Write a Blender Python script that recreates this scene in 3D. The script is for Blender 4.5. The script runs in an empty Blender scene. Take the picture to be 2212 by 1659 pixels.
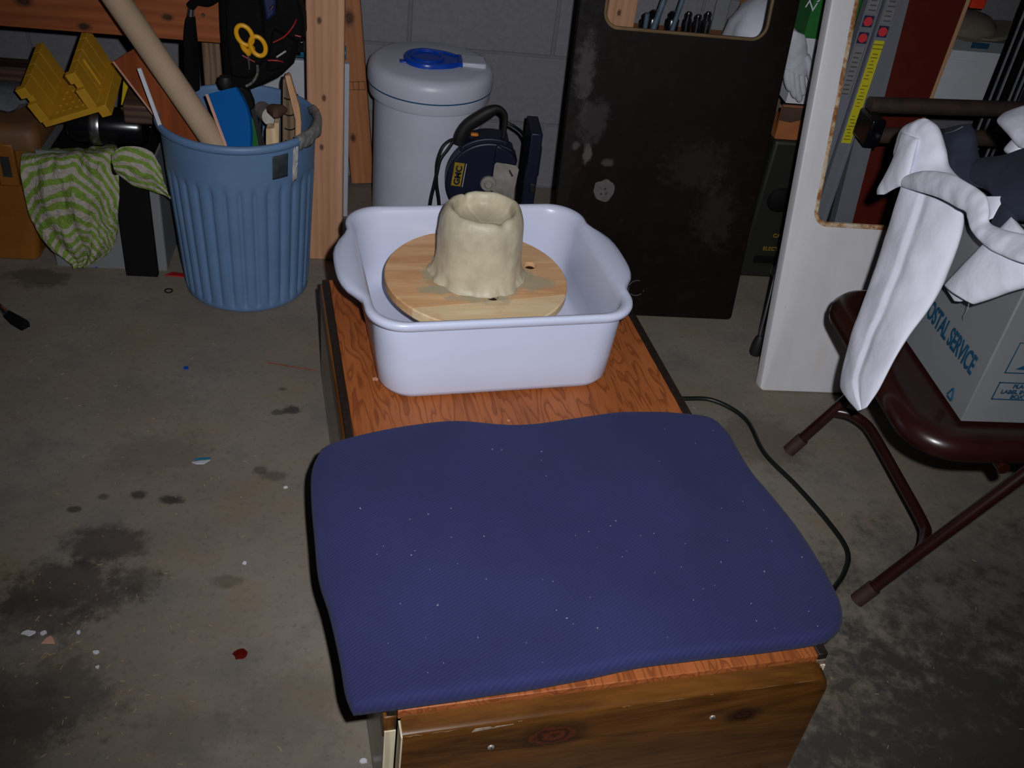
import bpy, bmesh, math, random
from mathutils import Euler, Matrix, Vector, noise
random.seed(7)
scn = bpy.context.scene
COL = scn.collection
PI = math.pi

# ------------------------------------------------------------------ camera
RIGHT = Vector((0.990070, -0.086763, 0.110609))
UP = Vector((-0.034538, 0.612570, 0.789662))
FWD = Vector((0.136269, 0.785640, -0.603490))
EYE = Vector((0.0, 0.0, 1.38))
cam = bpy.data.cameras.new('camera')
cam.sensor_fit = 'HORIZONTAL'; cam.sensor_width = 36.0
cam.lens = 2163.53 * 36.0 / 2212.0
cam.clip_start = 0.02
co = bpy.data.objects.new('camera', cam); COL.objects.link(co)
co.matrix_world = Matrix(((RIGHT.x, UP.x, -FWD.x, EYE.x), (RIGHT.y, UP.y, -FWD.y, EYE.y), (RIGHT.z, UP.z, -FWD.z, EYE.z), (0, 0, 0, 1)))
scn.camera = co

# ------------------------------------------------------------------ world, flash, exposure
w = bpy.data.worlds.new('world'); scn.world = w; w.use_nodes = True
w.node_tree.nodes['Background'].inputs[0].default_value = (0.75, 0.8, 1.0, 1)
w.node_tree.nodes['Background'].inputs[1].default_value = 0.004
# the camera's own flash, beside and above the lens
fl = bpy.data.lights.new('camera_flash', 'SPOT')
fl.energy = 112.0; fl.color = (0.95, 0.965, 1.0)
fl.spot_size = math.radians(84); fl.spot_blend = 1.0; fl.shadow_soft_size = 0.012
flo = bpy.data.objects.new('camera_flash', fl); COL.objects.link(flo)
flo.location = EYE + RIGHT * 0.06 + UP * 0.05
aim = (FWD - RIGHT * 0.01 + UP * 0.05).normalized()
flo.rotation_euler = aim.to_track_quat('-Z', 'Y').to_euler()
scn.view_settings.view_transform = 'Standard'
scn.view_settings.look = 'None'
scn.view_settings.gamma = 1.0
scn.view_settings.use_curve_mapping = False
scn.view_settings.exposure = 0.0

# ------------------------------------------------------------------ material helpers
def lin(c):
    return tuple((x / 255.0 / 12.92) if x / 255.0 <= 0.04045 else ((x / 255.0 + 0.055) / 1.055) ** 2.4 for x in c) + (1.0,)

class NT:
    def __init__(s, name):
        s.m = bpy.data.materials.new(name); s.m.use_nodes = True
        s.t = s.m.node_tree; s.b = s.t.nodes['Principled BSDF']
        s.co = s.t.nodes.new('ShaderNodeTexCoord')
    def n(s, typ, **kw):
        nd = s.t.nodes.new('ShaderNode' + typ)
        for k, v in kw.items():
            if k.startswith('_'):
                setattr(nd, k[1:], v)
            else:
                key = k.replace('__', ' ')
                i = nd.inputs[int(k[1:])] if (k[0] == 'i' and k[1:].isdigit()) else nd.inputs[key]
                s.set(i, v)
        return nd
    def set(s, i, v):
        if isinstance(v, bpy.types.NodeSocket): s.t.links.new(v, i)
        else: i.default_value = v
    def out(s, **kw):
        for k, v in kw.items():
            s.set(s.b.inputs[k.replace('__', ' ')], v)
    def mapped(s, scale=(1, 1, 1), src='Object', loc=(0, 0, 0), rot=(0, 0, 0)):
        return s.n('Mapping', Vector=s.co.outputs[src], Scale=scale, Location=loc, Rotation=rot).outputs[0]
    def noise(s, vec, scale, detail=4, rough=.55, dist=0):
        return s.n('TexNoise', Vector=vec, Scale=scale, Detail=detail, Roughness=rough, Distortion=dist).outputs[0]
    def math(s, op, a, b=0.0, clamp=False):
        nd = s.n('Math', _operation=op, _use_clamp=clamp, i0=a, i1=b); return nd.outputs[0]
    def ramp(s, fac, stops):
        nd = s.n('ValToRGB', Fac=fac); cr = nd.color_ramp
        while len(cr.elements) < len(stops): cr.elements.new(0.5)
        for e, (p, c) in zip(cr.elements, stops):
            e.position = p; e.color = c if len(c) == 4 else lin(c)
        return nd.outputs[0]
    def smooth(s, x, a, b):
        return s.n('MapRange', _interpolation_type='SMOOTHSTEP', Value=x, From__Min=a, From__Max=b).outputs[0]
    def mix(s, fac, a, b, mode='MIX'):
        nd = s.n('Mix', _data_type='RGBA', _blend_type=mode)
        s.set(nd.inputs[0], fac)
        for i, v in ((6, a), (7, b)):
            s.set(nd.inputs[i], v if isinstance(v, bpy.types.NodeSocket) else (v if len(v) == 4 else lin(v)))
        return nd.outputs[2]
    def bump(s, h, strength=.3, dist=.01):
        nd = s.n('Bump', Height=h, Strength=strength, Distance=dist); s.set(s.b.inputs['Normal'], nd.outputs[0])
    def dist(s, vec, c):
        return s.n('VectorMath', _operation='DISTANCE', i0=vec, i1=c).outputs['Value']

def basic(name, col, rough=.6, metal=0.0, var=.25, scale=30.0, bump=0.0, bscale=200.0, stretch=(1, 1, 1), spec=.5, coat=0.0, col2=None):
    t = NT(name)
    v = t.mapped(stretch)
    nz = t.noise(v, scale, 5)
    c0 = lin(col)
    if col2 is None:
        lo = tuple(x * (1 - var) for x in c0[:3]) + (1,); hi = tuple(min(1, x * (1 + var)) for x in c0[:3]) + (1,)
    else:
        lo, hi = c0, lin(col2)
    c = t.ramp(nz, [(.3, lo), (.7, hi)])
    t.out(Base__Color=c, Roughness=rough, Metallic=metal, Specular__IOR__Level=spec)
    if coat: t.out(Coat__Weight=coat, Coat__Roughness=.15)
    if bump: t.bump(t.noise(v, bscale, 3), bump, .004)
    return t.m

def wood(name, light, dark, axis=2, scale=18.0, rough=.65, knots=(), contrast=(.35, .7), coat=0.0, spec=.4, ring=1.0, off=(0, 0, 0), stretch=.09, wave=.38):
    """long grain along one axis, with knots at object-space points"""
    t = NT(name)
    sc = [1.0, 1.0, 1.0]; sc[axis] = stretch
    v0 = t.mapped(loc=off)
    v = t.mapped(tuple(sc), loc=off)
    base = t.noise(v, scale, 6, .6, 1.2)
    wv = t.n('TexWave', _wave_type='BANDS', _bands_direction='X' if axis != 0 else 'Z', Vector=v, Scale=scale * .9, Distortion=9.0 * ring, Detail=3.0, Detail__Scale=1.4).outputs[1]
    fac = t.math('ADD', t.math('MULTIPLY', base, 1.0 - wave), t.math('MULTIPLY', wv, wave))
    fine = t.noise(v, scale * 9, 3, .6)
    fac = t.math('ADD', fac, t.math('MULTIPLY', t.math('SUBTRACT', fine, .5), .22))
    col = t.ramp(fac, [(contrast[0], dark), (contrast[1], light)])
    for (p, r, kc) in knots:
        ks = [1.0 / r] * 3; ks[axis] *= .6
        kp = tuple(a * b for a, b in zip(p, ks))
        kv = t.mapped(tuple(ks))
        d = t.math('ADD', t.dist(kv, kp), t.math('MULTIPLY', t.math('SUBTRACT', t.noise(v0, 70, 4), .5), .9))
        rings = t.math('MULTIPLY', t.math('ADD', t.math('SINE', t.math('MULTIPLY', d, 13.0)), 1.0), .5)
        kcol = t.mix(rings, kc, tuple(x * .55 for x in kc))
        m1 = t.math('SUBTRACT', 1.0, t.smooth(d, .8, 1.15))
        halo = t.math('MULTIPLY', t.math('SUBTRACT', 1.0, t.smooth(d, .95, 1.9)), .6)
        col = t.mix(halo, col, tuple(x * .5 for x in dark))
        col = t.mix(m1, col, kcol)
    t.out(Base__Color=col, Roughness=rough, Specular__IOR__Level=spec)
    if coat: t.out(Coat__Weight=coat, Coat__Roughness=.2)
    t.bump(fac, .15, .003)
    return t.m

# ------------------------------------------------------------------ object helpers
WM = {}
def tag(o, label=None, cat=None, group=None, kind=None):
    if label: o['label'] = label
    if cat: o['category'] = cat
    if group: o['group'] = group
    if kind: o['kind'] = kind
    return o
def thing(name, label, cat, loc=(0, 0, 0), rot=(0, 0, 0), group=None):
    o = bpy.data.objects.new(name, None); COL.objects.link(o)
    o.empty_display_size = .05
    o.location = loc; o.rotation_euler = rot
    WM[o] = Matrix.Translation(Vector(loc)) @ Euler(rot).to_matrix().to_4x4()
    return tag(o, label, cat, group)
def part(name, bm, mat, parent=None, world=False, smooth=False, bevel=0.0, bseg=2, solid=0.0, sub=0, loc=None, rot=None, angle=40):
    if world and parent is not None:
        bm.transform(WM[parent].inverted())
    bmesh.ops.recalc_face_normals(bm, faces=bm.faces[:])
    me = bpy.data.meshes.new(name); bm.to_mesh(me); bm.free()
    o = bpy.data.objects.new(name, me); COL.objects.link(o)
    for m_ in (mat if isinstance(mat, (list, tuple)) else [mat]): me.materials.append(m_)
    if smooth:
        me.shade_smooth()
        if angle < 180:
            me.set_sharp_from_angle(angle=math.radians(angle))
    M_ = Matrix.Identity(4)
    if loc is not None or rot is not None:
        o.location = loc or (0, 0, 0); o.rotation_euler = rot or (0, 0, 0)
        M_ = Matrix.Translation(Vector(loc or (0, 0, 0))) @ Euler(rot or (0, 0, 0)).to_matrix().to_4x4()
    if parent is not None: o.parent = parent; WM[o] = WM[parent] @ M_
    else: WM[o] = M_
    if solid:
        md = o.modifiers.new('solidify', 'SOLIDIFY'); md.thickness = solid; md.offset = 0
    if bevel:
        md = o.modifiers.new('bevel', 'BEVEL'); md.width = bevel; md.segments = bseg; md.limit_method = 'ANGLE'; md.angle_limit = math.radians(40)
        if not smooth: me.shade_smooth(); me.set_sharp_from_angle(angle=math.radians(60))
    if sub:
        md = o.modifiers.new('subsurf', 'SUBSURF'); md.levels = sub; md.render_levels = sub
    return o
def bm_(): return bmesh.new()
def box(bm, x0, x1, y0, y1, z0, z1, mi=0):
    vs = [bm.verts.new((x, y, z)) for z in (z0, z1) for y in (y0, y1) for x in (x0, x1)]
    for q in ((0, 1, 3, 2), (4, 6, 7, 5), (0, 4, 5, 1), (2, 3, 7, 6), (0, 2, 6, 4), (1, 5, 7, 3)):
        f = bm.faces.new([vs[i] for i in q]); f.material_index = mi
    return bm
def boxm(x0, x1, y0, y1, z0, z1): return box(bmesh.new(), x0, x1, y0, y1, z0, z1)
def loops(bm, L, cap0=True, cap1=True, ring=False):
    V = [[bm.verts.new(p) for p in l] for l in L]
    n = len(V[0])
    pairs = list(zip(V, V[1:])) + ([(V[-1], V[0])] if ring else [])
    for a, b in pairs:
        for i in range(n):
            j = (i + 1) % n
            bm.faces.new((a[i], a[j], b[j], b[i]))
    if not ring:
        if cap0: bm.faces.new(V[0][::-1])
        if cap1: bm.faces.new(V[-1])
    return V
def rrect(a, b, r, n=8, cx=0, cy=0):
    P = []
    for sx, sy, a0 in ((1, 1, 0), (-1, 1, 90), (-1, -1, 180), (1, -1, 270)):
        for k in range(n + 1):
            t = math.radians(a0 + 90.0 * k / n)
            P.append((cx + sx * (a - r) + r * math.cos(t), cy + sy * (b - r) + r * math.sin(t)))
    return P
def catmull(P, m):
    """m samples per span through the points P (tuples of any length)"""
    out = []
    n = len(P)
    for i in range(n - 1):
        p0, p1, p2, p3 = P[max(i - 1, 0)], P[i], P[i + 1], P[min(i + 2, n - 1)]
        for k in range(m):
            t = k / m
            out.append(tuple(.5 * ((2 * b) + (-a + c) * t + (2 * a - 5 * b + 4 * c - d) * t * t + (-a + 3 * b - 3 * c + d) * t ** 3) for a, b, c, d in zip(p0, p1, p2, p3)))
    out.append(tuple(P[-1])); return out
def tube(bm, pts, rad, seg=10, caps=True, flat=1.0, mi=0):
    pts = [Vector(p) for p in pts]
    n = len(pts); L = []
    nrm = None
    for i, p in enumerate(pts):
        t = (pts[min(i + 1, n - 1)] - pts[max(i - 1, 0)]).normalized()
        if nrm is None:
            nrm = t.orthogonal().normalized()
        nrm = (nrm - t * nrm.dot(t)).normalized()
        bi = t.cross(nrm)
        r = rad[i] if isinstance(rad, (list, tuple)) else rad
        L.append([p + nrm * (r * math.cos(2 * PI * k / seg)) + bi * (r * flat * math.sin(2 * PI * k / seg)) for k in range(seg)])
    nf = len(bm.faces)
    loops(bm, L, caps, caps)
    return bm
def tubem(*a, **k): return tube(bmesh.new(), *a, **k)
def lathe(bm, prof, seg=48, cx=0, cy=0, cz=0, fn=None, cap0=True, cap1=True):
    L = []
    for r, z in prof:
        l = []
        for k in range(seg):
            a = 2 * PI * k / seg
            rr = r if fn is None else fn(r, z, a)
            l.append((cx + rr * math.cos(a), cy + rr * math.sin(a), cz + z))
        L.append(l)
    loops(bm, L, cap0, cap1); return bm
def prism(bm, poly, y0, y1):
    """outline given as (x, z), extruded from y0 to y1"""
    loops(bm, [[(x, y0, z) for x, z in poly], [(x, y1, z) for x, z in poly]]); return bm
def surf(bm, fn, ns, nt, uvfn=None):
    V = [[bm.verts.new(fn(i / ns, j / nt)) for i in range(ns + 1)] for j in range(nt + 1)]
    uv = bm.loops.layers.uv.verify()
    for j in range(nt):
        for i in range(ns):
            f = bm.faces.new((V[j][i], V[j][i + 1], V[j + 1][i + 1], V[j + 1][i]))
            for lp, (a, b) in zip(f.loops, ((i, j), (i + 1, j), (i + 1, j + 1), (i, j + 1))):
                s, t = a / ns, b / nt
                lp[uv].uv = uvfn(s, t) if uvfn else (s, t)
    return bm
def flattube(rows, nrm, m=6, seg=28, wr=.004, wscale=18.0, cap0=True, cap1=True, seed=0.0, crease=0.0, uvk=None):
    """cloth tube: each row is (left point, right point, half thickness)"""
    bm = bmesh.new(); nrm = Vector(nrm).normalized()
    P = catmull([tuple(a) + tuple(b) + (c,) for a, b, c in rows], m)
    L = []
    for q in P:
        a, b, th = Vector(q[:3]), Vector(q[3:6]), max(q[6], .001)
        mid = (a + b) / 2; hx = (b - a) / 2
        l = []
        for k in range(seg):
            an = 2 * PI * k / seg
            cx, sy = math.cos(an), math.sin(an)
            p = mid + hx * cx + nrm * (th * sy)
            if sy > 0:
                p -= nrm * (crease * math.exp(-((cx + .15) / .07) ** 2))
            d = noise.noise(Vector((p.x * wscale + seed, p.y * wscale, p.z * wscale * .5))) + .5 * noise.noise(p * wscale * 2.3 + Vector((seed, 3, 1)))
            l.append(p + nrm * (d * wr * (1 if sy > -.2 else .3)))
        L.append(l)
    loops(bm, L, cap0, cap1)
    return bm
def text(name, body, size, mat, parent, loc, rot, ext=.0006, shear=0.0, align='LEFT', scale=(1, 1, 1), bold=0.0):
    cu = bpy.data.curves.new(name, 'FONT'); cu.body = body; cu.size = size; cu.extrude = ext; cu.shear = shear; cu.align_x = align; cu.offset = bold
    tmp = bpy.data.objects.new('tmp_text', cu)
    me = bpy.data.meshes.new_from_object(tmp)
    bpy.data.objects.remove(tmp); bpy.data.curves.remove(cu)
    me.name = name
    me.materials.clear(); me.materials.append(mat)
    o = bpy.data.objects.new(name, me); COL.objects.link(o)
    o.parent = parent; o.location = loc; o.rotation_euler = rot; o.scale = scale
    return o
def frame_panel(bm, x0, x1, z0, z1, r, hx0, hx1, hz0, hz1, hr, th, n=8):
    """sheet in the xz plane with a rounded opening; front at y=0"""
    A = rrect((x1 - x0) / 2, (z1 - z0) / 2, r, n, (x0 + x1) / 2, (z0 + z1) / 2)
    B = rrect((hx1 - hx0) / 2, (hz1 - hz0) / 2, hr, n, (hx0 + hx1) / 2, (hz0 + hz1) / 2)
    e = .006
    A2 = rrect((x1 - x0) / 2 - e, (z1 - z0) / 2 - e, max(r - e, .002), n, (x0 + x1) / 2, (z0 + z1) / 2)
    loops(bm, [[(x, 0, z) for x, z in A2], [(x, e * .3, z) for x, z in rrect((x1 - x0) / 2 - e * .3, (z1 - z0) / 2 - e * .3, max(r - e * .3, .003), n, (x0 + x1) / 2, (z0 + z1) / 2)],
               [(x, e, z) for x, z in A], [(x, th, z) for x, z in A], [(x, th, z) for x, z in B], [(x, 0, z) for x, z in B]], ring=True)
    return bm
def hull(bm): bmesh.ops.convex_hull(bm, input=bm.verts[:]); return bm

# ------------------------------------------------------------------ materials
M = {}
M['white_plastic'] = basic('white_plastic', (206, 211, 234), .32, var=.02, scale=8)
M['tank_white'] = basic('tank_white', (196, 198, 212), .38, var=.05, scale=10)
M['tank_blue'] = basic('tank_blue', (8, 62, 168), .3, var=.08)
M['seal_blue'] = basic('seal_blue', (20, 74, 118), .5, var=.1)
M['can_blue'] = basic('can_blue', (96, 126, 164), .5, var=.07, scale=12, bump=.05)
M['tape'] = basic('tape', (120, 118, 116), .5, var=.5, scale=60, bump=.5, bscale=120)
M['dark_patch'] = basic('dark_patch', (52, 58, 62), .5, var=.4, scale=40)
M['cardboard'] = basic('cardboard', (176, 150, 124), .8, var=.06, scale=14)
M['orange_wood'] = wood('orange_wood', (146, 72, 26), (116, 50, 14), 2, 14, wave=.08, ring=.3)
M['pale_wood'] = wood('pale_wood', (206, 164, 124), (184, 138, 102), 2, 20, wave=.1)
M['pine_post'] = wood('pine_post', (198, 152, 120), (172, 122, 90), 2, 20, wave=.1, ring=.3, stretch=.05, knots=(((.034, 0, .315), .004, (120, 76, 52)), ((.040, 0, .44), .004, (120, 76, 52)), ((.030, 0, .62), .004, (120, 76, 52))))
M['pine_rear'] = wood('pine_rear', (186, 126, 84), (154, 96, 58), 2, 18, wave=.1, ring=.3, stretch=.06, knots=(((.03, 0, .49), .010, (104, 62, 38)), ((.012, 0, .15), .006, (106, 64, 40))))
M['beam_wood'] = wood('beam_wood', (166, 94, 50), (132, 66, 30), 0, 15, wave=.12, ring=.4, stretch=.06, knots=(((-.12, 0, .60), .006, (80, 40, 20)), ((-.30, 0, .565), .007, (70, 34, 18)), ((-.42, 0, .61), .009, (78, 40, 20))))
M['grey_wood'] = wood('grey_wood', (124, 102, 80), (88, 70, 52), 2, 20)
M['dark_wood'] = wood('dark_wood', (92, 68, 56), (60, 42, 34), 0, 20)
M['pale_offcut'] = wood('pale_offcut', (222, 196, 158), (196, 166, 128), 2, 18)
M['black'] = basic('black', (10, 9, 10), .75, var=.3, spec=.2)
M['black_cloth'] = basic('black_cloth', (9, 8, 10), .85, var=.3, scale=60, bump=.4, bscale=300, spec=.15)
M['black_gloss'] = basic('black_gloss', (14, 14, 18), .22, var=.2)
M['red_trim'] = basic('red_trim', (150, 24, 22), .5)
M['yellow_plastic'] = basic('yellow_plastic', (198, 148, 40), .42, var=.08)
M['yellow_bright'] = basic('yellow_bright', (206, 178, 28), .45, var=.08)
M['yellow_handle'] = basic('yellow_handle', (220, 156, 20), .35, var=.06)
M['toolbox'] = basic('toolbox', (134, 82, 24), .45, var=.15, scale=12)
M['toolbox_lid'] = basic('toolbox_lid', (120, 76, 34), .6, col2=(90, 70, 54), scale=14)
M['steel'] = basic('steel', (178, 178, 184), .3, 1.0, var=.1)
M['dull_steel'] = basic('dull_steel', (172, 166, 158), .5, .45, var=.3, scale=25)
M['aluminium'] = basic('aluminium', (150, 154, 164), .5, .55, var=.1, scale=20, stretch=(1, 1, .1))
M['navy_plastic'] = basic('navy_plastic', (15, 21, 44), .45, var=.12)
M['rubber'] = basic('rubber', (20, 19, 20), .6)
M['orange'] = basic('orange', (214, 128, 24), .5)
M['teal'] = basic('teal', (26, 104, 138), .4, var=.08)
M['white_board'] = basic('white_board', (176, 178, 186), .6, var=.05)
M['grey_bin'] = basic('grey_bin', (122, 124, 126), .55, var=.06, scale=8)
M['brown_metal'] = basic('brown_metal', (40, 15, 10), .3, var=.12, scale=16, spec=.6)
M['brown_rubber'] = basic('brown_rubber', (56, 35, 28), .65)
M['clay'] = None
M['white_cotton'] = basic('white_cotton', (224, 225, 238), .85, var=.04, scale=16, bump=.7, bscale=18)
M['inner_cotton'] = basic('inner_cotton', (196, 196, 206), .85, var=.05)
M['denim'] = basic('denim', (42, 48, 66), .9, var=.15, scale=40, bump=.2, bscale=700)
M['green_card'] = basic('green_card', (26, 104, 40), .55, var=.08)
M['white_card'] = basic('white_card', (206, 206, 214), .6, var=.04)
M['glove'] = basic('glove', (190, 192, 200), .55, var=.08, scale=40, bump=.2)
M['orange_board'] = basic('orange_board', (158, 94, 50), .6, var=.1)
M['red_board'] = basic('red_board', (94, 26, 16), .5, var=.1)
M['olive'] = basic('olive', (26, 26, 19), .6, var=.2, scale=10)
M['yellow_ink'] = basic('yellow_ink', (150, 120, 26), .6)
M['pipe'] = basic('pipe', (64, 58, 58), .5, .4, col2=(92, 70, 58), scale=26)
M['sticker_red'] = basic('sticker_red', (206, 54, 62), .5, var=.05)
M['sticker_navy'] = basic('sticker_navy', (36, 36, 70), .5)
M['sticker_yellow'] = basic('sticker_yellow', (206, 196, 36), .5, var=.06)
M['sticker_grey'] = basic('sticker_grey', (128, 126, 128), .5, var=.1)
M['ink'] = basic('ink', (40, 40, 42), .6)
M['ink_teal'] = basic('ink_teal', (14, 64, 92), .6, var=.05)
M['cap_cloth'] = basic('cap_cloth', (112, 104, 90), .9, var=.1)
M['red_bright'] = basic('red_bright', (220, 58, 28), .5)
M['white_bag'] = basic('white_bag', (204, 206, 218), .5, var=.08, scale=24)
M['blue_board'] = basic('blue_board', (0, 82, 152), .7, var=.04, spec=.1)
M['green_sheet'] = basic('green_sheet', (14, 92, 28), .5, var=.05)
M['pink_edge'] = basic('pink_edge', (196, 146, 124), .7, var=.1)
M['leather'] = basic('leather', (74, 52, 40), .7, var=.2)
M['cord'] = basic('cord', (14, 20, 18), .45)
M['concrete_block'] = basic('concrete_block', (121, 120, 125), .85, var=.09, scale=60, bump=.35, bscale=260)
M['mortar'] = basic('mortar', (112, 111, 115), .9, var=.1, scale=60)

def make_clay():
    t = NT('clay'); v = t.mapped()
    n1 = t.noise(v, 22, 5); n2 = t.noise(v, 110, 4)
    c = t.ramp(n1, [(.3, (178, 168, 142)), (.7, (206, 195, 168))])
    t.out(Base__Color=c, Roughness=.48, Specular__IOR__Level=.45)
    t.bump(t.math('ADD', t.math('MULTIPLY', n2, .3), n1), .35, .006)
    return t.m
M['clay'] = make_clay()

def make_floor():
    t = NT('concrete_floor')
    v = t.mapped()
    big = t.noise(v, 1.6, 6, .6); mid = t.noise(v, 7, 6, .65); fine = t.noise(v, 90, 4, .6)
    c = t.ramp(big, [(.3, (112, 102, 90)), (.5, (126, 117, 106)), (.72, (140, 133, 125))])
    c = t.mix(t.math('MULTIPLY', t.smooth(mid, .48, .72), .5), c, (130, 112, 84))
    c = t.mix(t.math('MULTIPLY', t.smooth(mid, .5, .3), .5), c, (100, 98, 98))
    c = t.mix(t.math('MULTIPLY', t.smooth(fine, .52, .72), .4), c, (88, 82, 76))
    warp = t.math('MULTIPLY', t.math('SUBTRACT', t.noise(v, 34, 7, .75), .5), 2.0)
    warp2 = t.math('MULTIPLY', t.math('SUBTRACT', t.noise(v, 10, 5, .6), .5), 1.5)
    # oil stains, and broad darkening at lower right: centre, radius, strength, colour
    for (x, y, rx, ry, k, colr) in (
            (-.465, 1.285, .085, .05, .7, (58, 50, 48)), (-.50, 1.185, .125, .075, .72, (56, 48, 46)), (-.53, 1.13, .08, .06, .55, (60, 52, 48)), (-.40, 1.20, .05, .04, .5, (66, 60, 54)),
            (-.50, .97, .13, .08, .6, (66, 60, 56)), (-.56, .90, .13, .10, .55, (64, 58, 54)),
            (-.37, 1.402, .022, .014, .85, (50, 44, 42)), (-.431, 1.413, .016, .012, .8, (52, 46, 44)), (-.494, 1.407, .012, .010, .6, (58, 52, 48)), (-.537, 1.373, .014, .010, .75, (52, 46, 44)),
            (-.172, 1.68, .02, .014, .85, (52, 48, 50)), (-.20, 1.67, .012, .009, .7, (58, 54, 54)), (-.197, 1.75, .011, .008, .6, (56, 50, 50)),
            (-.19, 1.475, .025, .015, .55, (68, 62, 58)), (-.215, 1.49, .014, .012, .6, (62, 56, 52)), (-.42, 1.53, .11, .07, .35, (86, 76, 66)),
            (-.24, 1.205, .03, .018, .55, (84, 74, 58)), (-.47, 1.72, .14, .09, .18, (92, 84, 76)), (-.81, 2.15, .08, .05, .6, (58, 54, 46)),
            (.86, 1.62, .12, .10, .5, (86, 74, 64)), (1.16, 1.15, .34, .26, .5, (74, 75, 73)), (1.16, .70, .62, .50, .8, (54, 54, 51)),  # last two entries only make the lower-right floor broadly darker
            (-.12, .95, .10, .08, .35, (90, 84, 76)), (-.26, .90, .07, .05, .35, (86, 80, 74))):
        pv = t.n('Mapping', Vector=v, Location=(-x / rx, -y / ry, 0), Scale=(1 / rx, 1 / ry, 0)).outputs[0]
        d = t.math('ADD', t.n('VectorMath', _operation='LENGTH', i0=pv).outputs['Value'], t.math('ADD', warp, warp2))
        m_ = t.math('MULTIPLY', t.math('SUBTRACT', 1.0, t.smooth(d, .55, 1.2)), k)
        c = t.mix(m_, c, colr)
    t.out(Base__Color=c, Roughness=t.ramp(mid, [(.3, (.42, .42, .42, 1)), (.7, (.68, .68, .68, 1))]), Specular__IOR__Level=.3)
    t.bump(t.math('ADD', t.math('MULTIPLY', fine, .5), mid), .18, .004)
    return t.m
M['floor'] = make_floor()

def make_ply():
    t = NT('plywood_veneer')
    v = t.mapped((1.0, .16, 1.0))
    n0 = t.noise(v, 13, 3, .5, .3)
    rings = t.math('FRACT', t.math('MULTIPLY', n0, 17.0))
    line = t.math('MULTIPLY', t.smooth(rings, .45, .9), t.math('SUBTRACT', 1.0, t.smooth(rings, .9, 1.0)))
    fine = t.noise(t.mapped((1, .05, 1)), 260, 3, .6)
    blot = t.noise(t.mapped((1.0, .3, 1.0)), 14, 4)
    c = t.ramp(blot, [(.3, (150, 82, 40)), (.7, (172, 98, 52))])
    c = t.mix(t.math('MULTIPLY', line, .6), c, (104, 48, 22))
    c = t.mix(t.math('MULTIPLY', t.smooth(fine, .5, .75), .45), c, (104, 50, 24))
    t.out(Base__Color=c, Roughness=.5, Specular__IOR__Level=.35)
    t.bump(line, .1, .002)
    return t.m
M['plywood'] = make_ply()
M['side_reflection_grey'] = wood('side_reflection_grey', (122, 108, 94), (96, 82, 68), 1, 14, rough=.32, coat=.35, stretch=.06)  # the floor's grazing reflection on the stained wood is put into this grey
M['edge_dark'] = basic('edge_dark', (36, 26, 20), .5, var=.4, scale=80)
M['band_brown'] = wood('band_brown', (116, 72, 26), (78, 42, 12), 1, 16, rough=.4)
M['end_grain'] = wood('end_grain', (224, 212, 184), (200, 186, 156), 2, 30, rough=.7)
M['front_stain'] = wood('front_stain', (118, 74, 28), (58, 31, 10), 0, 15, rough=.3, coat=.3, spec=.5, contrast=(.36, .72), stretch=.13, ring=.3, wave=.0,
                        knots=(((.21, -.03, .19), .021, (84, 36, 16)), ((.497, -.03, .172), .013, (58, 26, 10)), ((.05, -.03, .06), .012, (60, 28, 12))))
M['scuff'] = basic('scuff', (150, 136, 120), .6, var=.4, scale=90)

def make_towel():
    t = NT('blue_towel')
    v = t.mapped(rot=(0, 0, math.radians(-28)))
    wv = t.n('TexWave', _wave_type='BANDS', _bands_direction='Y', Vector=v, Scale=62.0, Distortion=1.2, Detail=2.0, Detail__Scale=8.0).outputs[1]
    fz = t.noise(t.mapped(), 900, 2, .6); big = t.noise(t.mapped(), 5, 4)
    c = t.ramp(big, [(.3, (46, 49, 89)), (.7, (53, 57, 102))])
    c = t.mix(t.math('MULTIPLY', wv, .25), c, (33, 33, 66))
    c = t.mix(t.math('MULTIPLY', t.smooth(fz, .6, .8), .3), c, (76, 79, 122))
    t.out(Base__Color=c, Roughness=.95, Specular__IOR__Level=.1, Sheen__Weight=.06, Sheen__Roughness=.5)
    t.bump(t.math('ADD', t.math('MULTIPLY', wv, .8), t.math('MULTIPLY', fz, .8)), .35, .002)
    return t.m
M['towel'] = make_towel()

def make_stripes():
    t = NT('striped_cloth')
    uv = t.co.outputs['UV']
    sp = t.n('SeparateXYZ', Vector=uv).outputs[1]
    wob = t.math('MULTIPLY', t.math('SUBTRACT', t.noise(t.mapped(), 14, 2), .5), 2.2)
    fr = t.math('FRACT', t.math('ADD', sp, wob))
    m_ = t.math('MULTIPLY', t.smooth(fr, .0, .06), t.math('SUBTRACT', 1.0, t.smooth(fr, .5, .56)))
    c = t.mix(m_, (186, 176, 164), (130, 158, 70))
    t.out(Base__Color=c, Roughness=.9, Specular__IOR__Level=.1)
    t.bump(t.noise(t.mapped(), 55, 4, .7, 1.5), .8, .012)
    return t.m
M['stripes'] = make_stripes()

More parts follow.
